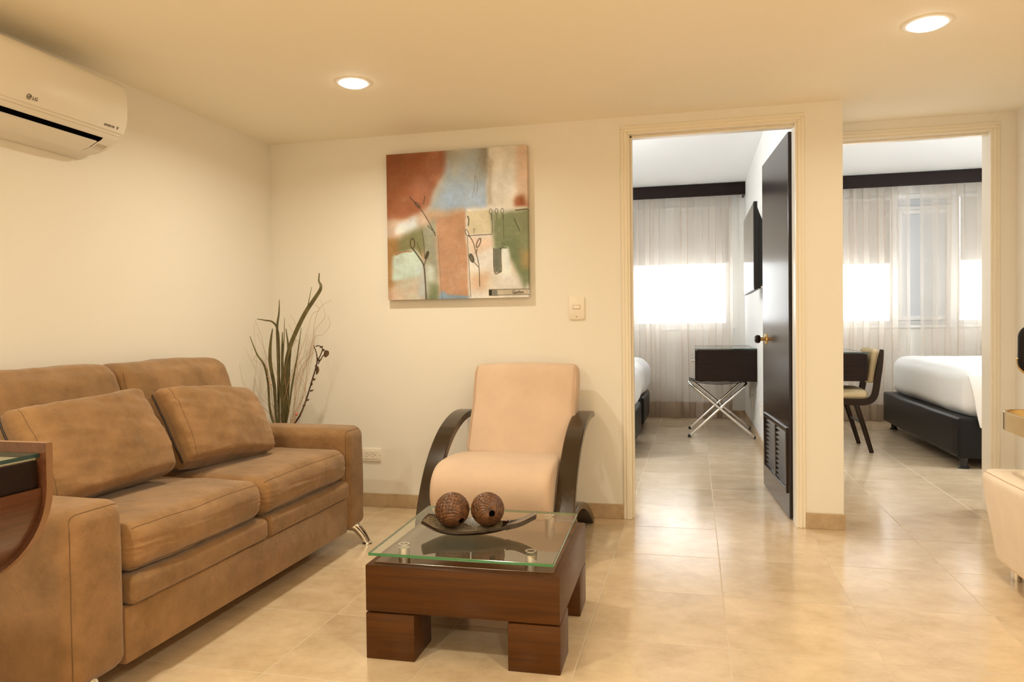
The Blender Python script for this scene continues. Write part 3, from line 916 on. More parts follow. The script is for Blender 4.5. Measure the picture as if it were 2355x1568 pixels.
def bowl_pt(s, v, off):
    x = .395 * s + (.016 * (v * v) if s < .5 else 0) * (1 - 2 * s)
    y = interp(BW, s) * v
    z = interp(BZ, s) + interp(BL_, s) * v * v + off
    return bo + Vector((x * math.cos(bang) - y * math.sin(bang), x * math.sin(bang) + y * math.cos(bang), z))
def sheet(s0, s1, ns, nv, lo, hi, inset=0.0):
    V, F = [], []
    for off in (lo, hi):
        for i in range(ns + 1):
            for j in range(nv + 1):
                s = s0 + (s1 - s0) * i / ns
                V.append(tuple(bowl_pt(s, (-1 + 2 * j / nv) * (1 - inset), off)))
    K = (ns + 1) * (nv + 1)
    for i in range(ns):
        for j in range(nv):
            a = i * (nv + 1) + j
            F.append((a, a + 1, a + nv + 2, a + nv + 1)); F.append((K + a, K + a + nv + 1, K + a + nv + 2, K + a + 1))
    for i in range(ns):
        a = i * (nv + 1); F.append((a, a + nv + 1, K + a + nv + 1, K + a))
        b = a + nv; F.append((b, K + b, K + b + nv + 1, b + nv + 1))
    for j in range(nv):
        F.append((j, K + j, K + j + 1, j + 1)); b = ns * (nv + 1) + j; F.append((b, b + 1, K + b + 1, K + b))
    return V, F
bowl = solo('decorative_bowl', sheet(0, .80, 48, 20, -.004, .004), 'lacquer', 'dark leaf-shaped bowl with gold crackle inside on the glass top', 'bowl', smooth=True)
part('crackle_inlay', sheet(.012, .70, 48, 20, .004, .0052, .07), 'mottled', bowl, smooth=True, label='gold crackle lining')
part('handle', sheet(.74, 1.0, 30, 8, -.0075, .0085), 'lacquer', bowl, smooth=True)

def woven_ball(c, R, pole, label, turn):
    c = Vector(c); P = Vector(pole).normalized()
    q = P.to_track_quat('Z', 'Y').to_matrix()
    V, F = [], []
    n, sw = 18, 1.15
    nt = 56
    def strip(k, sign):
        ph0 = 2 * math.pi * k / n + turn
        base = len(V)
        for i in range(nt + 1):
            t = .20 + (math.pi - .40) * i / nt          # polar angle
            tt = (t - math.pi / 2)
            ph = ph0 + sign * sw * tt
            # the strips cross and weave round the belly only
            x = 2 * sw * tt * n / (2 * math.pi)
            belly = 1 / (1 + math.exp((abs(tt) - .62) * 14))
            wave = math.cos(math.pi * x) * (1 if sign > 0 else -1)
            r = R + .0013 * wave * belly - (0 if sign > 0 else .0026 * (1 - belly))
            hw = (2 * math.pi / n) * .56 / 2 if belly > .02 else (2 * math.pi / n) * .56 / 2
            hw = (2 * math.pi / n) * (.46 if belly > .5 else .50 + .16 * (1 - belly)) / 1.0 / 1.1
            for e in (-1, -.5, 0, .5, 1):
                a = ph + e * hw
                rr = r + .0018 * (1 - e * e) - (.0016 * (e > .6)) * (1 - belly)
                d = Vector((math.sin(t) * math.cos(a), math.sin(t) * math.sin(a), math.cos(t)))
                V.append(tuple(c + q @ (d * rr)))
        for i in range(nt):
            for e in range(4):
                a = base + i * 5 + e
                F.append((a, a + 1, a + 6, a + 5) if sign > 0 else (a, a + 1, a + 6, a + 5))
    for k in range(n): strip(k, 1)
    for k in range(n): strip(k, -1)
    o = solo('woven_ball', (V, F), 'wicker', label, 'decorative ball', 'woven balls in the bowl', smooth='all')
    prof = [(0, -R * .93)] + [(R * .93 * math.cos(a), R * .93 * math.sin(a)) for a in np.linspace(-1.5, 1.5, 14)] + [(0, R * .93)]
    sh = lathe(prof, 24)
    part('inner_shade', ([tuple(c + Vector(v)) for v in sh[0]], sh[1]), 'shade_black', o, smooth='all')  # black sphere stands in for the shade between the strips
    return o
woven_ball((-.814, 2.413, .4275), .0575, (.64, -.42, -.47), 'dark woven palm ball in the bowl, further from the handle', .1)
woven_ball((-.695, 2.440, .4285), .0550, (.52, -.84, -.05), 'dark woven palm ball in the bowl, nearer the handle', .4)

# ------------------------------------------------------------------ armchair
chair = thing('armchair', 'peach cloth armchair with curved dark wood arms against the back wall', 'armchair', (-.90, 3.6, 0))
def loft_x(profile, x0, x1, r, puff=0.0, n=18, seed=0, wob=.003):
    """closed (y,z) profile carried along X with rounded ends"""
    cy = sum(p[0] for p in profile) / len(profile); cz = sum(p[1] for p in profile) / len(profile)
    pr = smooth_path([(0, p[0], p[1]) for p in profile + [profile[0]]], 72)[:-1]
    xs = [x0 + r * (1 - math.cos(a)) for a in np.linspace(0, math.pi / 2, 7)]
    xs = xs + list(np.linspace(x0 + r, x1 - r, n))[1:-1] + [x1 - (x - x0) for x in xs[::-1]]
    V, F = [], []
    m = len(pr)
    for x in xs:
        d = min(x - x0, x1 - x)
        ins = r - math.sqrt(max(0, r * r - max(0, r - d) ** 2))
        u = (2 * (x - x0) / (x1 - x0) - 1)
        for p in pr:
            v = Vector((0, p.y - cy, p.z - cz))
            L = v.length
            k = (L - ins) / L * (1 + puff * (1 - u * u))
            q = Vector((x, cy + v.y * k, cz + v.z * k))
            if wob: q += noise.noise_vector(Vector((q.x * 4 + seed, q.y * 4, q.z * 4 - seed))) * wob
            V.append(tuple(q))
    for i in range(len(xs) - 1):
        for k in range(m):
            F.append((i * m + k, i * m + (k + 1) % m, (i + 1) * m + (k + 1) % m, (i + 1) * m + k))
    F.append(tuple(range(m))[::-1]); F.append(tuple((len(xs) - 1) * m + k for k in range(m)))
    bm = bmesh.new(); vs = [bm.verts.new(v) for v in V]
    for f in F: bm.faces.new([vs[i] for i in f])
    return from_bm(bm)
seat_prof = [(3.74, .400), (3.55, .424), (3.36, .432), (3.24, .418), (3.172, .368), (3.152, .295), (3.172, .225), (3.23, .188), (3.40, .190), (3.72, .225)]
part('seat_cushion', loft_x(seat_prof, -1.178, -.622, .03, .03, seed=3), 'cream_cloth', chair, smooth='all')
back_prof = [(3.665, .405), (3.72, .52), (3.785, .67), (3.832, .80), (3.868, .846), (3.925, .850), (3.965, .815), (3.95, .70), (3.89, .54), (3.82, .39), (3.74, .36)]
part('backrest_cushion', loft_x(back_prof, -1.160, -.598, .035, .025, seed=5), 'cream_cloth', chair, smooth='all')
for xx in (-1.147, -.611):
    part('seam', tube(smooth_path([(xx, 3.66, .43), (xx, 3.715, .525), (xx, 3.778, .67), (xx, 3.825, .80), (xx, 3.862, .848)], 30), .0016, 6), 'seam_cream' if 'seam_cream' in MT else 'cream_cloth', chair, smooth='all')
arm_path = [(3.218, 0), (3.232, .08), (3.262, .18), (3.318, .29), (3.385, .378), (3.475, .457), (3.58, .520), (3.70, .562), (3.82, .582), (3.93, .582), (3.985, .574)]
leg_path = [(3.262, .175), (3.34, .196), (3.44, .200), (3.56, .182), (3.70, .138), (3.83, .075), (3.925, .014)]
for xx, s in ((-1.230, 'left'), (-.570, 'right')):
    ap = smooth_path([(xx, y, z) for y, z in arm_path], 60)
    tp = [1.0] * 55 + [.98, .94, .88, .78, .62, .4]
    a = part('arm', band(ap, .088, .036, (1, 0, 0), taper=tp), 'bentwood', chair, smooth=True)
    lp_ = smooth_path([(xx, y, z) for y, z in leg_path], 36)
    part('rear_leg', band(lp_, .088, .034, (1, 0, 0)), 'bentwood', chair, smooth=True)
part('seat_rail', box(-1.186, -.614, 3.30, 3.34, .17, .21, .003), 'espresso', chair)
part('seat_rail', box(-1.186, -.614, 3.66, 3.70, .16, .22, .003), 'espresso', chair)

# ------------------------------------------------------------------ console at the left edge
con = thing('wall_console', 'rosewood console with rounded end panel and glass top at the left edge', 'console', (-2.4976, 1.03, .40))
def quarter(xr, zt, zb, xflat, xl=-2.494):
    pts = [(xr, zt), (xr, .715)]
    for a in np.linspace(0.05, math.pi / 2, 16):
        pts.append((xflat + (xr - xflat) * math.cos(a), .715 - (.715 - zb) * math.sin(a)))
    return pts + [(xl, zb), (xl, zt)]
for y0, y1 in ((1.350, 1.368), (.700, .718)):
    ep = part('end_panel', prism(quarter(-1.408, .808, .44, -1.80), 'Y', y0, y1), ('rosewood', 'rosewood_edge'), con)
    for p in ep.data.polygons:
        p.material_index = 0 if abs(p.normal.y) > .7 else 1
gcon = part('glass_top', box(-2.47, -1.424, .720, 1.348, .776, .785), ('glass', 'glass_edge_dark'), con, label='glass top with dark green edge')
for p in gcon.data.polygons:
    p.material_index = 0 if abs(p.normal.z) > .9 else 1
part('top_board', box(-2.49, -1.435, .719, 1.349, .758, .774, .001), 'cream_board' if 'cream_board' in MT else 'rosewood', con)
part('drawer_front', box(-1.452, -1.428, .722, 1.346, .708, .770, .002), 'espresso_x', con)
shell = [(-1.424 + 0, .706)]
ar = [(-1.80 + (.392 - .012) * math.cos(a), .715 - (.275 - .012) * math.sin(a)) for a in np.linspace(.03, math.pi / 2, 18)]
ar2 = [(-1.80 + (.392 - .03) * math.cos(a), .715 - (.275 - .03) * math.sin(a)) for a in np.linspace(.03, math.pi / 2, 18)]
part('curved_shell', prism(ar + [(-2.49, .452), (-2.49, .470)] + ar2[::-1], 'Y', .719, 1.349), 'rosewood', con, smooth=True)

# ------------------------------------------------------------------ air conditioner
ac = thing('air_conditioner', 'white wall-mounted split air conditioner high on the left wall', 'air conditioner', (-2.4976, 2.15, 1.77))
A0, A1 = 1.70, 2.60
body = [(-2.496, 2.085), (-2.34, 2.085), (-2.295, 2.070), (-2.278, 2.045), (-2.272, 1.99), (-2.274, 1.90), (-2.290, 1.856), (-2.302, 1.842), (-2.318, 1.829), (-2.367, 1.804), (-2.41, 1.793), (-2.450, 1.789), (-2.472, 1.779), (-2.496, 1.775)]
part('body', prism(body, 'Y', A0 + .002, A1 - .004, .003), 'ac_white', ac, smooth=True)
fp_out = [(-2.345, 2.090), (-2.300, 2.079), (-2.272, 2.056), (-2.262, 2.02), (-2.259, 1.96), (-2.264, 1.905), (-2.281, 1.864)]
fp_in = [(-2.287, 1.868), (-2.271, 1.905), (-2.267, 1.96), (-2.270, 2.02), (-2.279, 2.050), (-2.303, 2.070), (-2.345, 2.082)]
fo = [(p.y, p.z) for p in smooth_path([(0, a, b) for a, b in fp_out], 28)]
fi = [(p.y, p.z) for p in smooth_path([(0, a, b) for a, b in fp_in], 28)]
part('front_panel', prism(fo + fi, 'Y', A0, A1, .002), 'ac_white', ac, smooth=True)
def onprof(pts, a, b, y0, y1):
    """strip lying on the body profile between offsets a..b"""
    o = []
    for (x, z), (x2, z2) in zip(pts, pts[1:]):
        pass
    P = [Vector((x, 0, z)) for x, z in pts]
    up, lo = [], []
    for i, p in enumerate(P):
        t = (P[min(i + 1, len(P) - 1)] - P[max(i - 1, 0)]).normalized()
        nr = Vector((-t.z, 0, t.x))
        if nr.x < 0 and nr.z > 0: nr = -nr
        if nr.z > 0: nr = -nr
        up.append((p.x + nr.x * b, p.z + nr.z * b)); lo.append((p.x + nr.x * a, p.z + nr.z * a))
    return prism(up + lo[::-1], 'Y', y0, y1)
part('trim_line', onprof([(-2.291, 1.8555), (-2.2935, 1.8525)], -.002, .0012, A0 + .004, A1 - .006), 'ac_grey', ac)
part('air_slot_shade', onprof([(-2.3095, 1.8359), (-2.318, 1.8290), (-2.3295, 1.8231)], -.003, .0008, A0 + .05, 2.520), 'shade_black', ac)  # black strip on the closed body, painted shade of the air outlet
flap = [(-2.3298, 1.8230), (-2.345, 1.8152), (-2.367, 1.8040), (-2.392, 1.7972), (-2.412, 1.7928)]
part('louver_flap', onprof(flap, -.002, .0045, A0 + .055, 2.508), 'ac_white', ac)
part('flap_gap_shade', onprof(flap, -.002, .0009, 2.508, 2.517), 'shade_black', ac)  # black strip, shade at the flap end put in as colour
for k in range(4):
    part('print', onprof([(-2.342, 1.8165), (-2.372, 1.8025)], 0, .0006, 2.530 + k * .013, 2.5375 + k * .013), 'ink_pale', ac)
def flap_print(y0, y1, u0, u1):
    a = Vector((-2.340, 0, 1.8173)); b = Vector((-2.412, 0, 1.7928))
    p, q = a.lerp(b, u0), a.lerp(b, u1)
    return onprof([(p.x, p.z), (q.x, q.z)], .001, .0052, y0, y1)
lines = []
for k in range(5):
    lines.append(flap_print(2.075 + .004 * k, 2.175 - .003 * k, .30 + k * .10, .345 + k * .10))
lines.append(flap_print(2.185, 2.215, .25, .33))
for k in range(3):
    lines.append(flap_print(2.245, 2.330 - .01 * k, .40 + k * .09, .46 + k * .09))
part('care_label_print', join(*lines), 'ink_pale', ac)
EX, EY = (0, 1, 0), (0, 0, 1)
tl = text_shape('LG', .0175, .0006, bold=.0002)
part('logo_letters', place(tl, (-2.2728, 2.158, 1.8795), EX, (.35, 0, .937)), 'ink', ac)
em = lathe([(0, 0), (.0098, 0), (.0098, .0012), (0, .0012)], 28, (0, 0, 0))
part('logo_emblem', place(em, (-2.2702, 2.1435, 1.8860), EX, (.35, 0, .937)), 'ink', ac, smooth=True)
eml = [tube([(-.0015, .006, .0016), (-.0015, -.0035, .0016), (.003, -.0035, .0016)], .0006, 5), lathe([(0, .0012), (.0014, .0012), (.0014, .002), (0, .002)], 10, (-.0048, .0034, 0)),
       tube([(.0072 * math.cos(a), .0072 * math.sin(a), .0016) for a in np.linspace(1.2, 6.28, 24)] + [(.0035, 0, .0016)], .0006, 5)]
part('logo_strokes', place(join(*eml), (-2.2702, 2.1435, 1.8860), EX, (.35, 0, .937)), 'ac_white', ac)
ti = text_shape('INVERTER', .0120, .0005, shear=.25, bold=.0001)
part('model_lettering', place(ti, (-2.2742, 2.488, 1.8765), EX, (.38, 0, .925)), 'ink', ac)
tv_ = text_shape('V', .0165, .0005, shear=.1, bold=.0003)
part('model_lettering', place(tv_, (-2.2745, 2.552, 1.8755), EX, (.38, 0, .925)), 'ink', ac)

# ------------------------------------------------------------------ switch and sockets
def wall_plate(name, label, cat, x0, x1, z0, z1, kind):
    y = YW
    t = thing(name, label, cat, ((x0 + x1) / 2, y, z0))
    part('plate', prism([(x0, z0 + .008), (x0 + .006, z0 + .002), ((x0 + x1) / 2, z0), (x1 - .006, z0 + .002), (x1, z0 + .008), (x1, z1 - .008), (x1 - .006, z1 - .001), (x0 + .006, z1 - .001), (x0, z1 - .008)], 'Y', y - .010, y, .003), 'plate', t, smooth=True)
    cx, cz = (x0 + x1) / 2, (z0 + z1) / 2
    if kind == 'switch':
        part('rocker_gap', box(cx - .0205, cx + .0205, y - .0106, y - .009, cz - .0105 + .004, cz + .0155), 'plate_line', t)
        part('rocker', box(cx - .019, cx + .019, y - .0145, y - .009, cz - .009 + .004, cz + .014, .002), 'plate', t, smooth=True)
        part('screw', lathe([(0, -.0112), (.003, -.0112), (.003, -.009), (0, -.009)], 12, (cx, y, z0 + .017), 'Y'), 'plate_line', t)
    else:
        part('insert', box(x0 + .012, x1 - .012, y - .0125, y - .008, z0 + .017, z1 - .014, .001), 'plate', t)
        for sx in (-.034, .004):
            for dz in (-.008, .008):
                part('slot', box(cx + sx - .002, cx + sx + .010, y - .0129, y - .011, cz + dz - .0012, cz + dz + .0012), 'plate_line', t)
            part('ground_hole', lathe([(0, -.013), (.003, -.013), (.003, -.011), (0, -.011)], 12, (cx + sx + .021, y, cz), 'Y'), 'plate_line', t)
        part('screw', lathe([(0, -.0112), (.0022, -.0112), (.0022, -.009), (0, -.009)], 12, (x1 - .006, y, cz), 'Y'), 'plate_line', t)
    return t
wall_plate('light_switch', 'cream light switch plate on the wall beside the open doorway', 'light switch', -.671, -.583, 1.088, 1.219, 'switch')
wall_plate('wall_socket', 'cream double wall socket low on the wall beside the sofa arm', 'wall socket', -1.918, -1.798, .266, .347, 'socket')

# ------------------------------------------------------------------ canvas painting
def lin(c):
    return np.array([((v / 255) / 12.92 if v / 255 <= .04045 else ((v / 255 + .055) / 1.055) ** 2.4) for v in c])
def paint_canvas(n):
    # picture plane measured in hundredths from the left and from the top
    u, v = np.meshgrid(np.linspace(0, 1, n), np.linspace(0, 1, n), indexing='xy')
    rs = np.random.RandomState(5)
    def vnoise(f, seed):
        r = np.random.RandomState(seed)
        g = r.rand(f + 2, f + 2)
        x, y = u * f, v * f
        xi, yi = x.astype(int), y.astype(int)
        a, b = x - xi, y - yi
        a, b = a * a * (3 - 2 * a), b * b * (3 - 2 * b)
        return g[yi, xi] * (1 - a) * (1 - b) + g[yi, xi + 1] * a * (1 - b) + g[yi + 1, xi] * (1 - a) * b + g[yi + 1, xi + 1] * a * b
    def fbm(f, seed):
        return (vnoise(f, seed) + .5 * vnoise(f * 2, seed + 1) + .25 * vnoise(f * 4, seed + 2) + .15 * vnoise(f * 9, seed + 3)) / 1.9 - .5
    wx, wy = fbm(7, 1), fbm(7, 9)
    brush = fbm(26, 21)
    def blur(m, k):
        k = int(k * n / 280)
        if k < 1: return m
        for ax in (0, 1):
            for _ in range(2):
                p = np.pad(m, [(k, k) if i == ax else (0, 0) for i in (0, 1)], mode='edge')
                c = np.cumsum(p, axis=ax)
                c = np.concatenate([np.zeros_like(np.take(c, [0], axis=ax)), c], axis=ax)
                lo = np.take(c, range(0, n), axis=ax); hi = np.take(c, range(2 * k + 1, 2 * k + 1 + n), axis=ax)
                m = (hi - lo) / (2 * k + 1)
        return m
    def poly(pts, warp=.05):
        x, y = u * 100 + wx * warp * 100, v * 100 + wy * warp * 100
        ins = np.zeros(u.shape, bool)
        q = pts + [pts[0]]
        for (x1, y1), (x2, y2) in zip(q, q[1:]):
            if y1 == y2: continue
            c = ((y1 > y) != (y2 > y)) & (x < (x2 - x1) * (y - y1) / (y2 - y1) + x1)
            ins ^= c
        return ins.astype(float)
    img = np.empty((n, n, 3)); img[:] = (226, 200, 160)
    def lay(pts, col, soft=4, warp=.05, alpha=1.0, var=14, col2=None):
        nonlocal img
        m = blur(poly(pts, warp), soft) * alpha
        m = np.clip(m * (1 + brush * .5), 0, 1)[..., None]
        base = np.array(col, float) + (fbm(6, int(sum(col)) % 97 + 30)[..., None] * 2 * var) + brush[..., None] * var
        if col2 is not None:
            g = np.clip(fbm(4, int(sum(col2)) % 89 + 50) * 2.2 + .5, 0, 1)[..., None]
            base = base * (1 - g) + np.array(col2, float) * g
        img = img * (1 - m) + base * m
    lay([(-5, -5), (47, -5), (42, 18), (36, 28), (33, 38), (26, 44), (10, 46), (-5, 46)], (158, 82, 38), 6, .07, 1, 22, (182, 106, 62))
    lay([(-5, -5), (30, -5), (22, 10), (8, 30), (-5, 40)], (140, 70, 26), 10, .1, .6)
    lay([(20, 12), (34, 20), (30, 36), (16, 34)], (188, 112, 70), 9, .1, .55)
    lay([(42, -5), (74, -5), (73, 40), (60, 42), (32, 44), (33, 36), (37, 28), (43, 12)], (160, 164, 156), 6, .06, 1, 16, (188, 166, 124))
    lay([(42, 24), (72, 22), (73, 41), (50, 43), (36, 38)], (172, 182, 182), 10, .06, .7)
    lay([(66, -2), (74, -2), (73, 20), (68, 12)], (140, 110, 64), 7, .05, .5)
    lay([(73, -5), (105, -5), (105, 45), (73, 45)], (236, 206, 160), 3, .02, 1, 12, (240, 216, 176))
    lay([(92, -5), (105, -5), (105, 45), (95, 45)], (226, 166, 112), 6, .05, .7)
    lay([(73.2, 8), (75.5, 8), (76, 38), (73.5, 38)], (176, 138, 92), 3, .03, .6)
    lay([(93, 36), (99, 33), (101, 44), (90, 43)], (164, 78, 34), 4, .08, .9)
    lay([(-5, 45), (22, 46), (30, 41), (57, 40), (57, 48), (36, 56), (36, 100), (-5, 105)], (196, 146, 96), 5, .05, 1, 14)
    lay([(0, 46), (30, 44), (33, 56), (10, 62), (0, 62)], (222, 178, 134), 6, .08, .9)
    lay([(8, 47), (22, 44), (24, 52), (16, 56), (6, 54)], (236, 222, 192), 4, .08, 1)
    lay([(14, 55), (26, 50), (30, 56), (26, 70), (8, 70), (4, 62)], (128, 116, 62), 6, .1, .9, 18)
    lay([(-4, 60), (8, 58), (10, 68), (5, 90), (-4, 90)], (168, 110, 48), 6, .08, .9, 18)
    lay([(4, 69), (20, 66), (27, 76), (22, 86), (3, 86)], (206, 206, 164), 3, .04, 1, 8)
    lay([(5, 86), (22, 85), (24, 105), (0, 105)], (226, 178, 130), 5, .07, 1, 12, (204, 196, 150))
    lay([(25, 53), (35, 46), (37, 105), (28, 105), (28, 80)], (150, 138, 98), 4, .05, 1, 16, (176, 160, 118))
    lay([(22, 78), (28, 78), (29, 98), (22, 98)], (190, 190, 164), 5, .07, .8)
    lay([(29, 77), (34, 79), (34, 90), (29, 89)], (214, 204, 162), 4, .05, .9)
    lay([(31, 90), (37, 90), (39, 105), (29, 105)], (110, 112, 60), 5, .05, .8)
    lay([(36, 46), (57, 42), (59, 101), (38, 101), (37, 80)], (192, 128, 76), 2, .02, 1, 9, (200, 140, 92))
    lay([(39, 94), (44, 97), (60, 98.5), (60, 105), (36, 105)], (138, 152, 148), 2, .03, 1, 8)
    lay([(58, 40), (105, 40), (105, 105), (59, 105)], (232, 200, 152), 2, .01, 1, 10, (238, 214, 176))
    lay([(58, 42), (75, 41.5), (75.5, 57), (59, 57)], (222, 190, 132), 1.5, .01, 1, 8)
    lay([(75.5, 43), (105, 41), (105, 80), (98, 96), (90, 80), (86, 70), (76, 68)], (122, 124, 72), 4, .04, 1, 16, (140, 132, 80))
    lay([(93, 70), (105, 66), (105, 80), (96, 82)], (190, 144, 76), 6, .07, .8)
    lay([(59, 60), (75, 58), (75, 66), (60, 72)], (232, 182, 134), 5, .06, .8)
    lay([(60, 84), (74, 82), (72, 94), (61, 93)], (224, 164, 108), 6, .07, .7)
    lay([(82, 67), (87, 67), (88, 87), (82, 87)], (234, 218, 180), 2, .02, 1, 8)
    lay([(76.5, 67), (81.5, 67), (81.5, 83), (77, 83)], (112, 104, 72), 1.2, .01, 1, 14)
    lay([(78, 86), (92, 84), (94, 94), (76, 94)], (236, 212, 172), 6, .06, .8)
    lay([(73, 94.5), (100, 94.5), (100, 98.5), (73, 98.5)], (206, 176, 128), .6, .004, 1, 5)
    lay([(73, 94.5), (75.2, 94.5), (75.2, 98.5), (73, 98.5)], (48, 36, 20), .8, .004, 1, 5)
    lay([(75, 94.5), (79, 94.5), (79, 98.5), (75, 98.5)], (126, 112, 84), 1.6, .004, .9, 5)
    # drawn lines
    def stroke(pts, w, col=(66, 50, 26), a=.9):
        nonlocal img
        P = [Vector((x, y, 0)) for x, y in pts]
        P = smooth_path(P, max(16, 8 * len(P)))
        d = np.full(u.shape, 9.0)
        X, Y = u * 100, v * 100
        for p, q in zip(P, P[1:]):
            bx, by = q.x - p.x, q.y - p.y
            L = bx * bx + by * by + 1e-9
            t = np.clip(((X - p.x) * bx + (Y - p.y) * by) / L, 0, 1)
            d = np.minimum(d, np.hypot(X - p.x - bx * t, Y - p.y - by * t))
        w = w * .62
        m = np.clip((w - d) / .35 + .5, 0, 1)[..., None] * a * (.72 + .5 * (fbm(18, 77) + .5))[..., None].clip(0, 1)
        img = img * (1 - m) + np.array(col, float) * m
    def oval(cx, cy, rx, ry, ang, w, col=(66, 50, 26), fill=None):
        pts = []
        for t in np.linspace(0, 2 * math.pi, 17):
            x, y = rx * math.cos(t), ry * math.sin(t)
            pts.append((cx + x * math.cos(ang) - y * math.sin(ang), cy + x * math.sin(ang) + y * math.cos(ang)))
        if fill: lay(pts, fill, .8, 0, .9, 4)
        stroke(pts, w, col)
    stroke([(17, 30), (21, 34), (26, 40), (31, 48), (35.5, 57)], .45); oval(22.5, 35.5, 2.6, .9, .85, .4)
    stroke([(27, 35), (28, 30)], .5); stroke([(30, 50), (35, 55)], .4)
    oval(18.5, 61.5, 1.6, 3.3, 0, .55); stroke([(18.5, 65), (23, 71), (26.5, 77), (27.5, 88), (28, 100)], .75)
    oval(29, 70, 1.0, 2.8, .35, .4, fill=(70, 56, 30)); stroke([(26.8, 77), (28.5, 72)], .5)
    stroke([(25.5, 53), (26.8, 62), (27.2, 72)], .35); stroke([(22, 61), (25, 70)], .25)
    stroke([(6, 69), (12, 67), (18, 67.2)], .5, (170, 84, 30))
    oval(58, 56, 1.0, 2.4, -.4, .3); oval(66, 63, 1.1, 3.2, .4, .55); oval(61, 73, 1.3, 3.0, -.35, .5, fill=(90, 76, 46))
    stroke([(59, 57.5), (62, 62), (64, 69), (66, 78), (66.5, 92)], .45); stroke([(62, 75), (65.5, 79)], .4); stroke([(65, 67), (64.2, 70)], .4)
    stroke([(58.2, 59), (59, 75), (60, 99)], .3); stroke([(58.5, 58), (75.5, 57.6)], .4); stroke([(75.5, 44), (75.7, 57)], .35)
    stroke([(58.6, 45), (59.3, 47), (59, 51)], .8, (90, 78, 44))
    for cx in (74.8, 78.8, 82.8):
        oval(cx, 42.5, .95, 1.8, 0, .28)
        stroke([(cx + .2, 44.5), (cx + .3, 48)], .22)
    stroke([(83.5, 45), (83.7, 61)], .2); stroke([(91, 48), (94.5, 56)], .4, (60, 56, 28))
    stroke([(76.4, 67), (77, 83), (81.5, 82.6)], .5); stroke([(81.5, 67), (81.7, 82)], .4); stroke([(80.5, 67), (85.5, 67)], .45); oval(83, 65, .9, 1.4, 0, .25)
    stroke([(73, 94.5), (100, 94.6)], .3); stroke([(73, 98.4), (100, 98.2)], .3)
    oval(63, 54, .5, .8, 0, .18); stroke([(63, 55), (62.8, 57)], .15)
    stroke([(64, 18), (63.5, 26), (62, 33)], .18, (120, 100, 70)); stroke([(64, 18), (66, 25), (64.5, 31)], .18, (110, 92, 64)); stroke([(68, 6), (65, 14), (64, 20)], .18, (130, 110, 76))
    stroke([(92, 42.5), (100, 42)], .6, (86, 60, 26)); stroke([(37, 57), (39.5, 100)], .16, (120, 84, 50))
    # the painter's hand-lettered signature along the lower bar
    ink = (36, 24, 12)
    sx, sy, k = 89.2, 97.4, 1.0
    def sg(pts, w=.20): stroke([(sx + x * k, sy + y * k) for x, y in pts], w, ink, 1)
    sg([(.9, -2.2), (0, -1.5), (.1, -.4), (1, -.1), (1.5, -1), (1.3, -2), (.7, -2.3)]); sg([(.8, -.7), (1.7, .3)])
    sg([(1.9, -1), (1.9, -.3), (2.4, -.2), (2.6, -1), (2.7, -.2)]); sg([(3.2, -1), (3.2, -.2)]); sg([(3.6, -.2), (3.7, -1), (4.1, -.9), (4.2, -.2)])
    sg([(4.8, -1.8), (4.7, -.2)]); sg([(4.4, -1.2), (5.1, -1.3)]); sg([(5.3, -.6), (5.8, -.7), (5.6, -1), (5.3, -.7), (5.5, -.2), (5.9, -.3)])
    sg([(6.3, -.2), (6.3, -1), (6.7, -.9)]); sg([(7.2, -1), (7, -.5), (7.3, -.2), (7.6, -.6), (7.2, -1)])
    img = img * (1 + .16 * fbm(11, 61)[..., None] + .05 * fbm(40, 62)[..., None] + .04 * vnoise(90, 64)[..., None] - .02)
    g = img.mean(axis=2, keepdims=True)
    img = g + (img - g) * .92
    return np.clip(img, 0, 255)

NP = 300
img = paint_canvas(NP) / 255.0
linimg = np.where(img <= .04045, img / 12.92, ((img + .055) / 1.055) ** 2.4)
pig = np.clip(linimg / np.array([0.94, 0.74, 0.47]) * 0.84, 0, .88)     # pigment under the warm lamps
PX0, PX1, PZ0, PZ1 = -1.720, -.889, 1.217, 2.054
yf, yb = YW - .046, YW - .004
xs = np.linspace(PX0, PX1, NP); zs = np.linspace(PZ1, PZ0, NP)
V = [(x, yf, z) for z in zs for x in xs]
F = []
for i in range(NP - 1):
    for j in range(NP - 1):
        a = i * NP + j
        F.append((a, a + NP, a + NP + 1, a + 1))
ring = [j for j in range(NP)] + [i * NP + NP - 1 for i in range(1, NP)] + [(NP - 1) * NP + j for j in range(NP - 2, -1, -1)] + [i * NP for i in range(NP - 2, 0, -1)]
nb = len(V)
for r_ in ring: V.append((V[r_][0], yb, V[r_][2]))
for i in range(len(ring)):
    j = (i + 1) % len(ring)
    F.append((ring[i], ring[j], nb + j, nb + i))
m, nt, b, out = mat('painted_canvas')
at_ = nt.nodes.new('ShaderNodeAttribute'); at_.attribute_name = 'pigment'
nt.links.new(at_.outputs['Color'], b.inputs['Base Color'])
b.inputs['Roughness'].default_value = .5; b.inputs['Specular IOR Level'].default_value = .3
MT['canvas'] = m
pt = thing('canvas_painting', 'square unframed abstract canvas in rust, blue-grey and green above the armchair', 'painting', ((PX0 + PX1) / 2, YW - .004, PZ0))
cv = part('painted_canvas', (V, F), 'canvas', pt)
ca = cv.data.color_attributes.new('pigment', 'FLOAT_COLOR', 'POINT')
cols = np.ones((len(V), 4), np.float32)
cols[:nb, :3] = pig.reshape(-1, 3)
cols[nb:, :3] = pig.reshape(-1, 3)[ring]
ca.data.foreach_set('color', cols.ravel())
part('stretcher', box(PX0 + .01, PX1 - .01, yf + .012, YW - .001, PZ0 + .01, PZ1 - .01), 'rosewood_edge', pt)

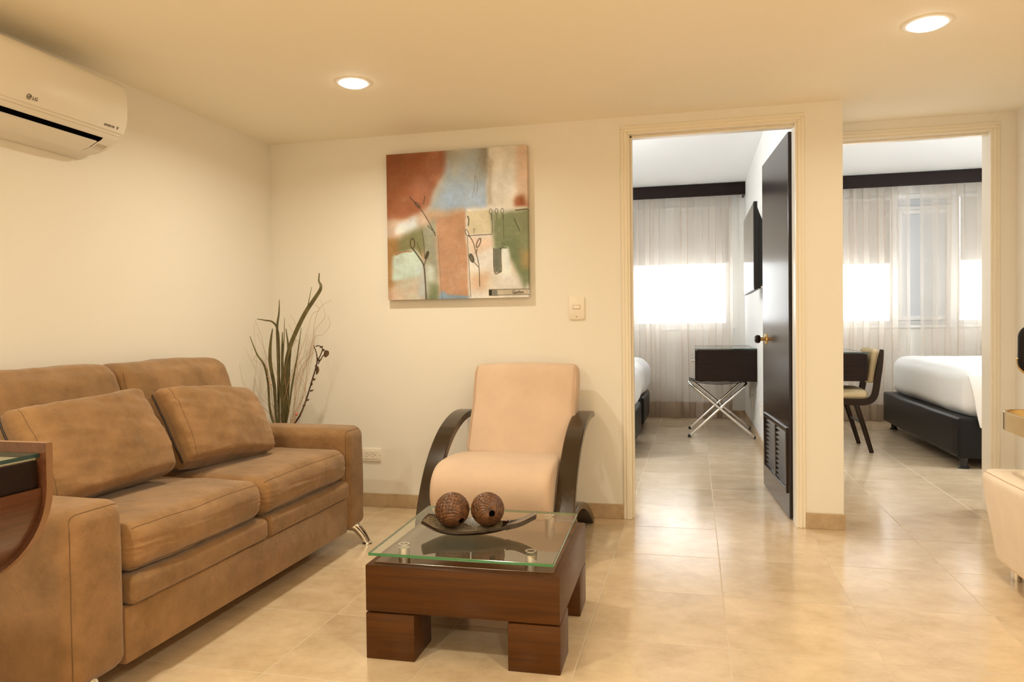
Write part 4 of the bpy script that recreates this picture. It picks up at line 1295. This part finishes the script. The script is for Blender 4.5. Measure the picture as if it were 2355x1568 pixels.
# ------------------------------------------------------------------ dried plant in the corner
BLADES=[(0.0142,[[-2.2559,3.74,0.5578],[-2.2412,3.7415,0.8149],[-2.2159,3.7442,0.9399],[-2.1673,3.7477,1.0518],[-2.1126,3.7519,1.1507],[-2.0589,3.7566,1.2243],[-2.0267,3.7618,1.2733],[-2.0258,3.7674,1.3014],[-2.0403,3.7735,1.3238],[-2.0403,3.78,1.3677]]),(0.0093,[[-2.2752,3.72,0.5599],[-2.2725,3.7218,0.8161],[-2.2763,3.7251,1.0032],[-2.2787,3.7293,1.0781],[-2.2699,3.7343,1.1467],[-2.2691,3.74,1.2218]]),(0.0077,[[-2.2743,3.73,0.5587],[-2.2663,3.7237,0.9408],[-2.2674,3.7123,1.0532],[-2.2887,3.6975,1.0969],[-2.3261,3.6799,1.1066],[-2.3618,3.66,1.115]]),(0.0142,[[-2.2769,3.7,0.5623],[-2.2829,3.6982,0.7243],[-2.3026,3.6949,0.8488],[-2.3033,3.6907,0.9235],[-2.2939,3.6857,0.9917],[-2.2786,3.68,1.0597]]),(0.011,[[-2.2448,3.71,0.5616],[-2.2385,3.7081,0.817],[-2.2352,3.7046,0.9413],[-2.2291,3.7,1.0405]]),(0.0131,[[-2.2575,3.76,0.5553],[-2.2478,3.7677,0.8133],[-2.2431,3.7818,0.9388],[-2.2664,3.8,1.0576]]),(0.0044,[[-2.2595,3.7,0.5626],[-2.2242,3.7,0.9414],[-2.2138,3.7,1.1175]]),(0.0066,[[-2.2256,3.73,0.5595],[-2.1894,3.7281,0.7537],[-2.157,3.7246,0.8907],[-2.1236,3.72,1.0639]]),(0.0055,[[-2.2529,3.77,0.5541],[-2.2259,3.7788,0.9388],[-2.1947,3.7947,1.0392],[-2.1485,3.8155,1.146],[-2.1216,3.84,1.2949]]),(0.0077,[[-2.3082,3.7,0.5617],[-2.3189,3.69,0.7558],[-2.3296,3.6717,0.8562],[-2.3582,3.648,0.9191],[-2.3814,3.62,1.0183]])]
TWIGS=[(0.0016,[[-2.3102,3.72,0.5593],[-2.3318,3.7096,0.7229],[-2.3282,3.6907,0.8303],[-2.3219,3.6661,0.8874]]),(0.0014,[[-2.3207,3.72,0.5591],[-2.321,3.7025,0.6924],[-2.3059,3.6704,0.7883],[-2.2855,3.6289,0.8463]]),(0.0011,[[-2.1885,3.72,0.5614],[-2.1549,3.7182,0.8167],[-2.1101,3.715,0.9096],[-2.0783,3.7109,1.0266]]),(0.0011,[[-2.1746,3.72,0.5617],[-2.1251,3.7131,0.7862],[-2.0539,3.7006,0.9407],[-2.0219,3.6844,1.0873],[-1.9765,3.6652,1.1712],[-1.8949,3.6434,1.2111]]),(0.001,[[-2.1815,3.72,0.5615],[-2.1382,3.7131,0.817],[-2.0474,3.7005,0.9223],[-2.0227,3.6842,1.0386],[-1.9644,3.6648,1.0986],[-1.9355,3.6429,1.1341],[-1.9505,3.6186,1.2174]]),(0.001,[[-2.1609,3.72,0.5619],[-2.1019,3.7193,0.7549],[-2.0558,3.7181,0.9894],[-1.9867,3.7165,1.0257],[-1.9444,3.7146,1.0802],[-1.9559,3.7124,1.1231]]),(0.001,[[-2.2023,3.72,0.5612],[-2.2421,3.7371,0.8152],[-2.2088,3.7684,0.9642],[-2.206,3.809,1.0645],[-2.268,3.857,1.1388]]),(0.001,[[-2.2508,3.72,0.5603],[-2.2165,3.7271,0.7536],[-2.1375,3.74,0.9398],[-2.1035,3.7568,1.0511],[-2.0854,3.7767,1.1382],[-2.049,3.7992,1.1629],[-2.1035,3.8241,1.199]]),(0.0008,[[-2.3067,3.72,0.5593],[-2.3517,3.7381,0.6257],[-2.4356,3.7713,0.6849],[-2.483,3.8142,0.7774]]),(0.0008,[[-2.3137,3.72,0.5592],[-2.4161,3.7128,0.659],[-2.4126,3.6995,0.7544],[-2.3847,3.6824,0.8805],[-2.3846,3.6621,1.0919]]),(0.001,[[-2.2578,3.72,0.5602],[-2.321,3.7258,0.7216],[-2.3784,3.7365,0.9912],[-2.4344,3.7503,1.1116]]),(0.001,[[-2.2648,3.72,0.5601],[-2.3257,3.705,0.8794],[-2.3748,3.6775,1.0359]]),(0.001,[[-2.2997,3.72,0.5594],[-2.3308,3.711,0.8166],[-2.3754,3.6947,0.8674],[-2.3962,3.6735,0.8933],[-2.348,3.6483,0.919]]),(0.0008,[[-2.3067,3.72,0.5593],[-2.3714,3.7026,0.6292],[-2.3672,3.6709,0.6948],[-2.3629,3.6297,0.7908]]),(0.001,[[-2.2578,3.72,0.5602],[-2.2122,3.7125,0.8789],[-2.1541,3.6988,0.9782],[-2.1364,3.681,1.0091],[-2.1701,3.66,1.083]]),(0.0011,[[-2.2715,3.72,0.5725],[-2.32,3.7325,0.6268],[-2.3758,3.7553,0.6679],[-2.3863,3.7849,0.7161],[-2.3781,3.82,0.7839],[-2.4155,3.8597,0.872]]),(0.0011,[[-2.1712,3.72,0.5617],[-2.1288,3.7416,0.7219],[-2.1286,3.781,0.8128],[-2.1619,3.8321,0.9368]]),(0.0011,[[-2.185,3.72,0.5615],[-2.1933,3.7574,0.72],[-2.2102,3.8259,0.8098]]),(0.0011,[[-2.1954,3.72,0.5613],[-2.1624,3.74,0.7217],[-2.1471,3.7767,0.8067],[-2.2143,3.8241,0.9054]]),(0.0011,[[-2.2613,3.72,0.5601],[-2.2149,3.7118,0.7237],[-2.1418,3.6967,0.8489],[-2.0683,3.6772,0.9172],[-2.0212,3.6542,0.9542]]),(0.0011,[[-2.2439,3.72,0.5604],[-2.2582,3.7136,0.692],[-2.2826,3.7019,0.8484],[-2.3347,3.6868,0.8989]]),(0.001,[[-2.1402,3.72,0.5623],[-2.1095,3.7307,0.6919],[-2.174,3.7502,0.7833],[-2.2434,3.7756,0.8444]]),(0.0011,[[-2.1678,3.72,0.5618],[-2.1049,3.75,0.7837],[-2.0823,3.8049,1.0254]]),(0.001,[[-2.1885,3.72,0.5614],[-2.1114,3.7349,0.7164],[-2.1801,3.7622,0.8264],[-2.1698,3.7975,0.9632],[-2.2638,3.8393,1.001]])]
BRANCH=[[[-2.1621,3.74,0.5582],[-2.1195,3.7472,0.6529],[-2.0905,3.7602,0.7518],[-2.0633,3.7772,0.8633],[-2.0767,3.7972,0.9188],[-2.1057,3.82,0.9622]],[[-2.0758,3.8,0.8621],[-2.043,3.8058,0.9372],[-2.069,3.8163,0.959],[-2.0974,3.83,0.9556]],[[-2.069,3.8,0.8558],[-2.0393,3.8106,0.9056],[-2.0216,3.83,0.9237]]]
BLEAF=[([-2.067,3.78,0.8224],0.0186,0.0329),([-2.0791,3.78,0.7692],0.0142,0.0099),([-2.1086,3.78,0.7408],0.0142,0.012),([-1.9967,3.78,0.916],0.0186,0.0274),([-2.0872,3.78,0.7033],0.0219,0.0066),([-2.1297,3.78,0.6545],0.0219,0.0077),([-2.1677,3.78,0.6301],0.0131,0.0066),([-2.0928,3.78,0.8443],0.0066,0.0164),([-2.044,3.78,0.8787],0.0219,0.0055),([-2.0597,3.78,0.9537],0.0142,0.0066),([-2.0018,3.78,0.9347],0.0077,0.0099),([-2.0645,3.78,0.8819],0.0077,0.0142)]
BERRY=[([-2.14,3.68,0.5856],0.0082,'pink'),([-2.3118,3.68,0.7925],0.0049,'pale'),([-2.2947,3.68,0.7505],0.0055,'pale'),([-2.3178,3.68,0.8384],0.0044,'pale'),([-2.3,3.68,0.7628],0.0044,'pale')]

plant = thing('dried_arrangement', 'tall dried leaves and curly twigs in a floor vase behind the sofa arm', 'plant', (-2.24, 3.72, 0))
part('vase', lathe([(0, .004), (.085, 0), (.11, .06), (.125, .18), (.11, .32), (.075, .42), (.062, .47), (.075, .50), (.066, .50), (.054, .47), (.06, .42), (.0, .40)], 36, (-2.24, 3.72, 0)), 'ceramic', plant, smooth=True)
def root_path(p):
    q = [Vector(v) for v in p]
    d = Vector((-2.24 + random.uniform(-.03, .03), 3.72 + random.uniform(-.03, .03), .415))
    return [d] + q
for w, p in BLADES:
    pp = smooth_path(root_path(p), 44)
    V, F = [], []
    m_ = len(pp)
    ph = random.uniform(-.5, .5)
    for i, c in enumerate(pp):
        t = i / (m_ - 1)
        T_ = (pp[min(i + 1, m_ - 1)] - pp[max(i - 1, 0)]).normalized()
        side = T_.cross(Vector((math.sin(ph + t * .8), -math.cos(ph + t * .8), 0))).normalized()
        nr = side.cross(T_).normalized()
        ww = w * .78 * min(1, .35 + t * 2.2) * (1 - .78 * max(0, (t - .45) / .55) ** 1.6)
        for e, dn in ((-1, .18), (-.5, .02), (0, -.10), (.5, .02), (1, .18)):
            V.append(tuple(c + side * ww * e + nr * ww * dn))
    for i in range(m_ - 1):
        for k in range(4):
            a = i * 5 + k
            F.append((a, a + 1, a + 6, a + 5))
    # give the leaf a body
    o = part('leaf_blade', (V, F), 'leaf', plant, smooth='all')
    sd = o.modifiers.new('thickness', 'SOLIDIFY'); sd.thickness = .0012
for r_, p in TWIGS:
    pp = smooth_path(root_path(p), 50)
    part('twig', tube(pp, [r_ * (1.15 - .55 * i / 50) for i in range(51)], 6), 'twig', plant, smooth='all')
br = part('flower_branch', join(tube(smooth_path(root_path(BRANCH[0]), 40), [.0052 * (1.1 - .6 * i / 40) for i in range(41)], 8),
                                *[tube(smooth_path(s_, 20), .0030, 6) for s_ in BRANCH[1:]]), 'branch', plant, smooth='all', label='dark branch with dried leaves')
stem_pts = [p for s_ in BRANCH for p in smooth_path(s_, 60)]
for (c, w, h) in BLEAF:
    c = Vector(c)
    near = min(stem_pts, key=lambda p: (p - c).length)
    d = c - near
    if d.length > w * .55:
        c = near + d.normalized() * w * .55
    V, F = [], []
    N1, N2 = 8, 12
    tw = random.uniform(-.6, .6)
    for i in range(N1 + 1):
        t = -1 + 2 * i / N1
        hw = math.sqrt(max(0, 1 - abs(t) ** 2.2))
        for e in (-1, -.4, 0, .4, 1):
            x = e * hw * w * .8; z = t * h * .75
            V.append((c[0] + x * math.cos(tw), c[1] + x * math.sin(tw) + .012 * (e * e) - .008 * t * t, c[2] + z + x * .3))
    for i in range(N1):
        for k in range(4):
            a = i * 5 + k
            F.append((a, a + 1, a + 6, a + 5))
    o = part('dried_leaf', (V, F), 'leaf_brown', br, smooth='all')
    sd = o.modifiers.new('thickness', 'SOLIDIFY'); sd.thickness = .001
for (c, r_, kd) in BERRY:
    prof = [(max(0, r_ * math.cos(a)), r_ * 1.15 * math.sin(a)) for a in np.linspace(-math.pi / 2, math.pi / 2, 12)]
    prof[0] = (0, prof[0][1]); prof[-1] = (0, prof[-1][1])
    part('berry', lathe(prof, 16, tuple(c)), 'berry_pink' if kd == 'pink' else 'berry_pale', plant, smooth='all')

# ------------------------------------------------------------------ cream chair at the right edge
lc = thing('lounge_chair', 'cream upholstered chair with brushed metal band arm at the right edge', 'chair', (1.55, 3.1, 0))
def flare(p):
    k = p.z / .19
    p.x *= .98 + .07 * k - .01 * k * k; p.y *= 1 + .012 * k
    return p
sh, f = cushion((1.56, 3.07, .248), (.78, .78, .392), .04, (.008, .005, .006), 61, .004, 4, 14, fn=flare)
q = part('seat_body', sh, 'cream_leather', lc, smooth='all')
part('seam', tube([f(-1, t, 1) for t in np.linspace(-.95, .95, 40)], .0018, 6), 'seam_cream', q, smooth='all')
for x, y in ((1.265, 3.385), (1.265, 2.78), (1.88, 3.385), (1.88, 2.78)):
    part('leg', lathe([(0, 0), (.020, 0), (.020, .07), (0, .07)], 20, (x, y, 0)), 'chrome', lc, smooth=True)
ap = [(1.185, 2.74, .655), (1.183, 2.95, .657), (1.185, 3.20, .660), (1.192, 3.30, .661), (1.222, 3.355, .661), (1.29, 3.372, .661), (1.42, 3.374, .660), (1.85, 3.374, .658)]
part('arm_band', band(smooth_path(ap, 60), .074, .012, (0, 0, 1)), 'brass', lc, smooth=True, label='brushed metal band arm')
sh, f = cushion((1.570, 3.42, .938), (.58, .055, .200), .05, (0, .01, 0), 66, .002, 4, 10)
part('backrest', sh, 'leather', lc, smooth='all', label='dark back pad')
rr = [(1.286, .905), (1.298, .858), (1.340, .838), (1.45, .834), (1.57, .833), (1.69, .834), (1.80, .838), (1.842, .858), (1.854, .905)]
part('back_frame', tube(smooth_path([(a, 3.425, b_) for a, b_ in rr], 60), .011, 10), 'brass', lc, smooth='all')
for x in (1.48, 1.69):
    part('back_post', tube([(x, 3.44, .40), (x, 3.44, .83)], .012, 12), 'chrome', lc, smooth=True)
part('arm_post', tube([(1.72, 3.374, .42), (1.72, 3.374, .66)], .010, 12), 'chrome', lc, smooth=True)
part('arm_post', tube([(1.22, 2.76, .40), (1.186, 2.76, .655)], .010, 12), 'chrome', lc, smooth=True)

# ================================================================== bedrooms
def bed(label, x0, x1, y0, y1, zt, mx0, group, seed, drape=None):
    t = thing('bed', label, 'bed', ((x0 + x1) / 2, (y0 + y1) / 2, 0), group=group)
    sh, f = cushion(((x0 + x1) / 2, (y0 + y1) / 2, .225), (x1 - x0, y1 - y0, .27), .030, (.010, .006, 0), seed, .002, 3, 14)
    fr = part('bed_base', sh, 'leather', t, smooth='all')
    for x in (x0 + .09, x1 - .09):
        for y in (y0 + .04, y1 - .06):
            part('leg', lathe([(0, 0), (.034, 0), (.034, .006), (.024, .014), (.024, .055), (.030, .10), (0, .10)], 20, (x, y, 0)), 'plastic_black', t, smooth=True)
    sh, f = cushion(((mx0 + x1) / 2 if mx0 < x1 else 0, (y0 + y1) / 2, (.345 + zt) / 2), (abs(x1 - mx0), y1 - y0 - .03, zt - .345), .11, (.02, .03, .03), seed + 1, .010, 3.2, 16)
    part('mattress', sh, 'linen', t, smooth='all')
    return t
GB = 'beds in the bedrooms'
bed('single bed with white linen beside the window in the left bedroom', -2.5, -.475, 7.17, 8.12, .70, -2.5, GB, 71)
bed('single bed at the edge of the doorway in the left bedroom, nearer the door', -2.5, -.475, 5.88, 6.83, .70, -2.5, GB, 73)
def bed_right():
    x0, x1, y0, y1 = 1.825, 3.95, 5.87, 8.03
    t = thing('bed', 'wide bed with white linen and black leather base in the right bedroom', 'bed', (2.9, 6.95, 0), group=GB)
    sh, f = cushion((2.89, 6.95, .218), (2.13, 2.16, .290), .020, (.012, .006, .004), 75, .002, 3, 16)
    part('bed_base', sh, 'leather', t, smooth='all')
    for x, y in ((1.872, 5.915), (1.905, 7.96), (3.9, 5.92), (3.9, 7.96)):
        part('leg', lathe([(0, 0), (.038, 0), (.038, .006), (.026, .016), (.026, .055), (.034, .085), (0, .085)], 20, (x, y, 0)), 'plastic_black', t, smooth=True)
    sh, f = cushion((2.918, 6.955, .530), (2.06, 2.08, .36), .10, (.012, .012, .035), 77, .012, 2.6, 20)
    part('mattress', sh, 'linen', t, smooth='all')
    dp = [(1.875, .668), (1.905, .56), (1.930, .42), (1.955, .30), (2.02, .286), (2.9, .290), (3.94, .288), (3.94, .66), (2.9, .67)]
    part('hanging_sheet', prism(dp, 'Y', 5.832, 5.856, .006), 'linen', t, smooth=True)
bed_right()

# desk in the left bedroom, fixed to the wall between the bedrooms
def desk(label, xw, xf, y0, y1, z0, z1, group):
    s = 1 if xf > xw else -1
    a, b_ = sorted((xw + s * .003, xf))
    t = thing('wall_desk', label, 'desk', ((a + b_) / 2, (y0 + y1) / 2, z0), group=group)
    part('carcass', box(*sorted((xw + s * .003, xf - s * .02)), y0, y1, z0, z1 - .012, .002), 'espresso_x', t)
    part('drawer_front', box(*sorted((xf - s * .019, xf)), y0 + .006, y1 - .006, z0 + .004, z1 - .018, .002), 'espresso_x', t)
    g = part('glass_top', box(*sorted((xw + s * .004, xf + s * .004)), y0 - .004, y1 + .004, z1 - .011, z1 - .002), ('glass', 'glass_edge_dark'), t)
    for p in g.data.polygons:
        p.material_index = 0 if abs(p.normal.z) > .9 else 1
    for yy in (y0 + .22, y1 - .22):
        part('knob', lathe([(0, 0), (.006, 0), (.006, .018), (.012, .022), (.012, .030), (0, .032)] if s > 0 else [(0, 0), (.006, 0), (.006, -.018), (.012, -.022), (.012, -.030), (0, -.032)], 16, (xf, yy, (z0 + z1) / 2 + .03), 'X'), 'chrome', t, smooth=True)
    return t
GD = 'dark wall desks of the bedrooms'
desk('dark wall-mounted desk with glass top over the folding luggage rack', XP0, 0.005, 7.0, 8.15, .530, .832, GD)
desk('dark wall-mounted desk with the beige-backed chair pushed up to it', PX, 1.345, 6.42, 7.70, .582, .818, GD)

# folding luggage rack
lr = thing('luggage_rack', 'chrome folding luggage rack with crossed legs under the dark desk', 'luggage rack', (.235, 7.40, 0))
def u_frame(xf_, xt, y0, y1, zt):
    c = .05
    def at(x, z): return x
    pts = []
    d = Vector((xt - xf_, 0, zt)).normalized()
    tp0, tp1 = Vector((xt, y0, zt)), Vector((xt, y1, zt))
    f0, f1 = Vector((xf_, y0, .012)), Vector((xf_, y1, .012))
    path = [f0, f0.lerp(tp0, .3), f0.lerp(tp0, .6), tp0 - d * c]
    for a in (.3, .7): path.append((tp0 - d * c).lerp(tp0, a).lerp(tp0.lerp(tp0 + Vector((0, c, 0)), a), a))
    path.append(tp0 + Vector((0, c, 0)))
    path.append(tp0.lerp(tp1, .5))
    path.append(tp1 - Vector((0, c, 0)))
    for a in (.3, .7): path.append((tp1 - Vector((0, c, 0))).lerp(tp1, a).lerp(tp1.lerp(tp1 - d * c, a), a))
    path += [tp1 - d * c, f1.lerp(tp1, .6), f1.lerp(tp1, .3), f1]
    return tube(path, .0115, 12), f0, f1
for (a, b_, y0, y1, zt) in ((-.049, .465, 7.105, 7.655, .500), (.535, -.052, 7.080, 7.720, .512)):
    sh, f0, f1 = u_frame(a, b_, y0, y1, zt)
    fr = part('leg_frame', sh, 'chrome', lr, smooth=True)
    for p in (f0, f1):
        part('foot_cap', lathe([(0, 0), (.014, 0), (.014, .026), (0, .026)], 16, (p.x, p.y, 0)), 'rubber', fr, smooth=True)
part('pivot', tube([(.245, 7.07, .282), (.245, 7.73, .282)], .006, 8), 'chrome', lr)
for yy in (7.22, 7.38, 7.55):
    st = smooth_path([(-.052, yy, .525), (.06, yy, .500), (.20, yy, .488), (.34, yy, .496), (.465, yy, .513)], 20)
    part('strap', band(st, .05, .003, (0, 1, 0)), 'rubber', lr)

# television
tv = thing('television', 'flat black television on an arm bracket on the left bedroom wall', 'television', (.48, 6.15, 1.30))
t0, t1, zb, zt = 5.60, 6.68, 1.300, 1.935
part('bezel', box(.420, .447, t0, t1, zb, zt, .004), 'plastic_black', tv)
part('screen', box(.4185, .4205, t0 + .012, t1 - .012, zb + .022, zt - .012), 'screen', tv)
bk = [(t0 + .01, zb + .02), (t0 + .01, zt - .06), (t0 + .05, zt - .10)]
part('back_shell', prism([(.446, zb + .008), (.446, zt - .03), (.462, zt - .08), (.492, zt - .16), (.492, zb + .06), (.470, zb + .008)], 'Y', t0 + .02, t1 - .02, .004), 'plastic_black', tv)
part('wall_bracket', join(box(.54, .549, 6.05, 6.23, 1.50, 1.76, .002), box(.492, .502, 6.0, 6.28, 1.52, 1.74, .002), box(.50, .542, 6.12, 6.16, 1.60, 1.66)), 'steel', tv)
part('sticker', box(.470, .4705 + .012, t0 + .0185, t0 + .0205, zb + .012, zb + .024), 'plate', tv)
part('cable', tube(smooth_path([(.49, 5.78, 1.52), (.51, 5.80, 1.47), (.535, 5.86, 1.42), (.545, 5.95, 1.36)], 20), .004, 6), 'plate', tv)

# beige-backed desk chair
dc = thing('desk_chair', 'dark framed chair with beige seat and back at the right bedroom desk', 'chair', (1.20, 6.725, 0))
for y in (6.478, 6.962):
    path = smooth_path([(.93, y, .425), (1.10, y, .415), (1.27, y, .408), (1.345, y, .412), (1.392, y, .440), (1.415, y, .50), (1.432, y, .62), (1.450, y, .74), (1.462, y, .835)], 44)
    part('side_frame', band(path, .026, .052, (0, 1, 0), taper=[1.0] * 36 + [.96, .92, .87, .82, .77, .72, .66, .6, .5]), 'espresso', dc, smooth=True)
    part('leg', tube([(1.262, y, .42), (1.325, y, .21), (1.386, y, .0)], [.022, .020, .017], 10), 'espresso', dc, smooth=True)
    part('leg', tube([(.985, y, .42), (.955, y, .21), (.925, y, .0)], [.022, .020, .017], 10), 'espresso', dc, smooth=True)
part('stretcher', tube([(1.318, 6.478, .235), (1.318, 6.962, .235)], .010, 10), 'espresso', dc)
part('stretcher', tube([(.955, 6.478, .235), (.955, 6.962, .235)], .010, 10), 'espresso', dc)
sh, f = cushion((1.145, 6.72, .468), (.44, .455, .075), .032, (.004, .004, .012), 81, .002, 4, 10)
part('seat', sh, 'chair_cloth' if 'chair_cloth' in MT else 'cream_cloth', dc, smooth='all')
def lean2(p):
    p.x += p.z * .12
    return p
sh, f = cushion((1.405, 6.72, .70), (.055, .452, .27), .025, (.008, .0, .004), 83, .002, 4, 10, fn=lean2)
part('backrest', sh, 'chair_cloth' if 'chair_cloth' in MT else 'cream_cloth', dc, smooth='all')

# small white plates low on the bedroom wall
for (y, z, lb) in ((7.86, .300, 'white wall plate low on the bedroom wall, nearest the window'), (7.56, .245, 'white wall plate low on the bedroom wall, second from the window'), (6.62, .255, 'white wall plate low on the bedroom wall, nearest the open door')):
    t = thing('wall_socket', lb, 'wall socket', (XP0, y, z), group='white wall plates low in the left bedroom')
    part('plate', box(XP0 - .012, XP0, y - .04, y + .04, z, z + .115, .004), 'plate', t)
    part('insert', box(XP0 - .0145, XP0 - .011, y - .018, y + .018, z + .025, z + .09, .001), 'window_frame', t)
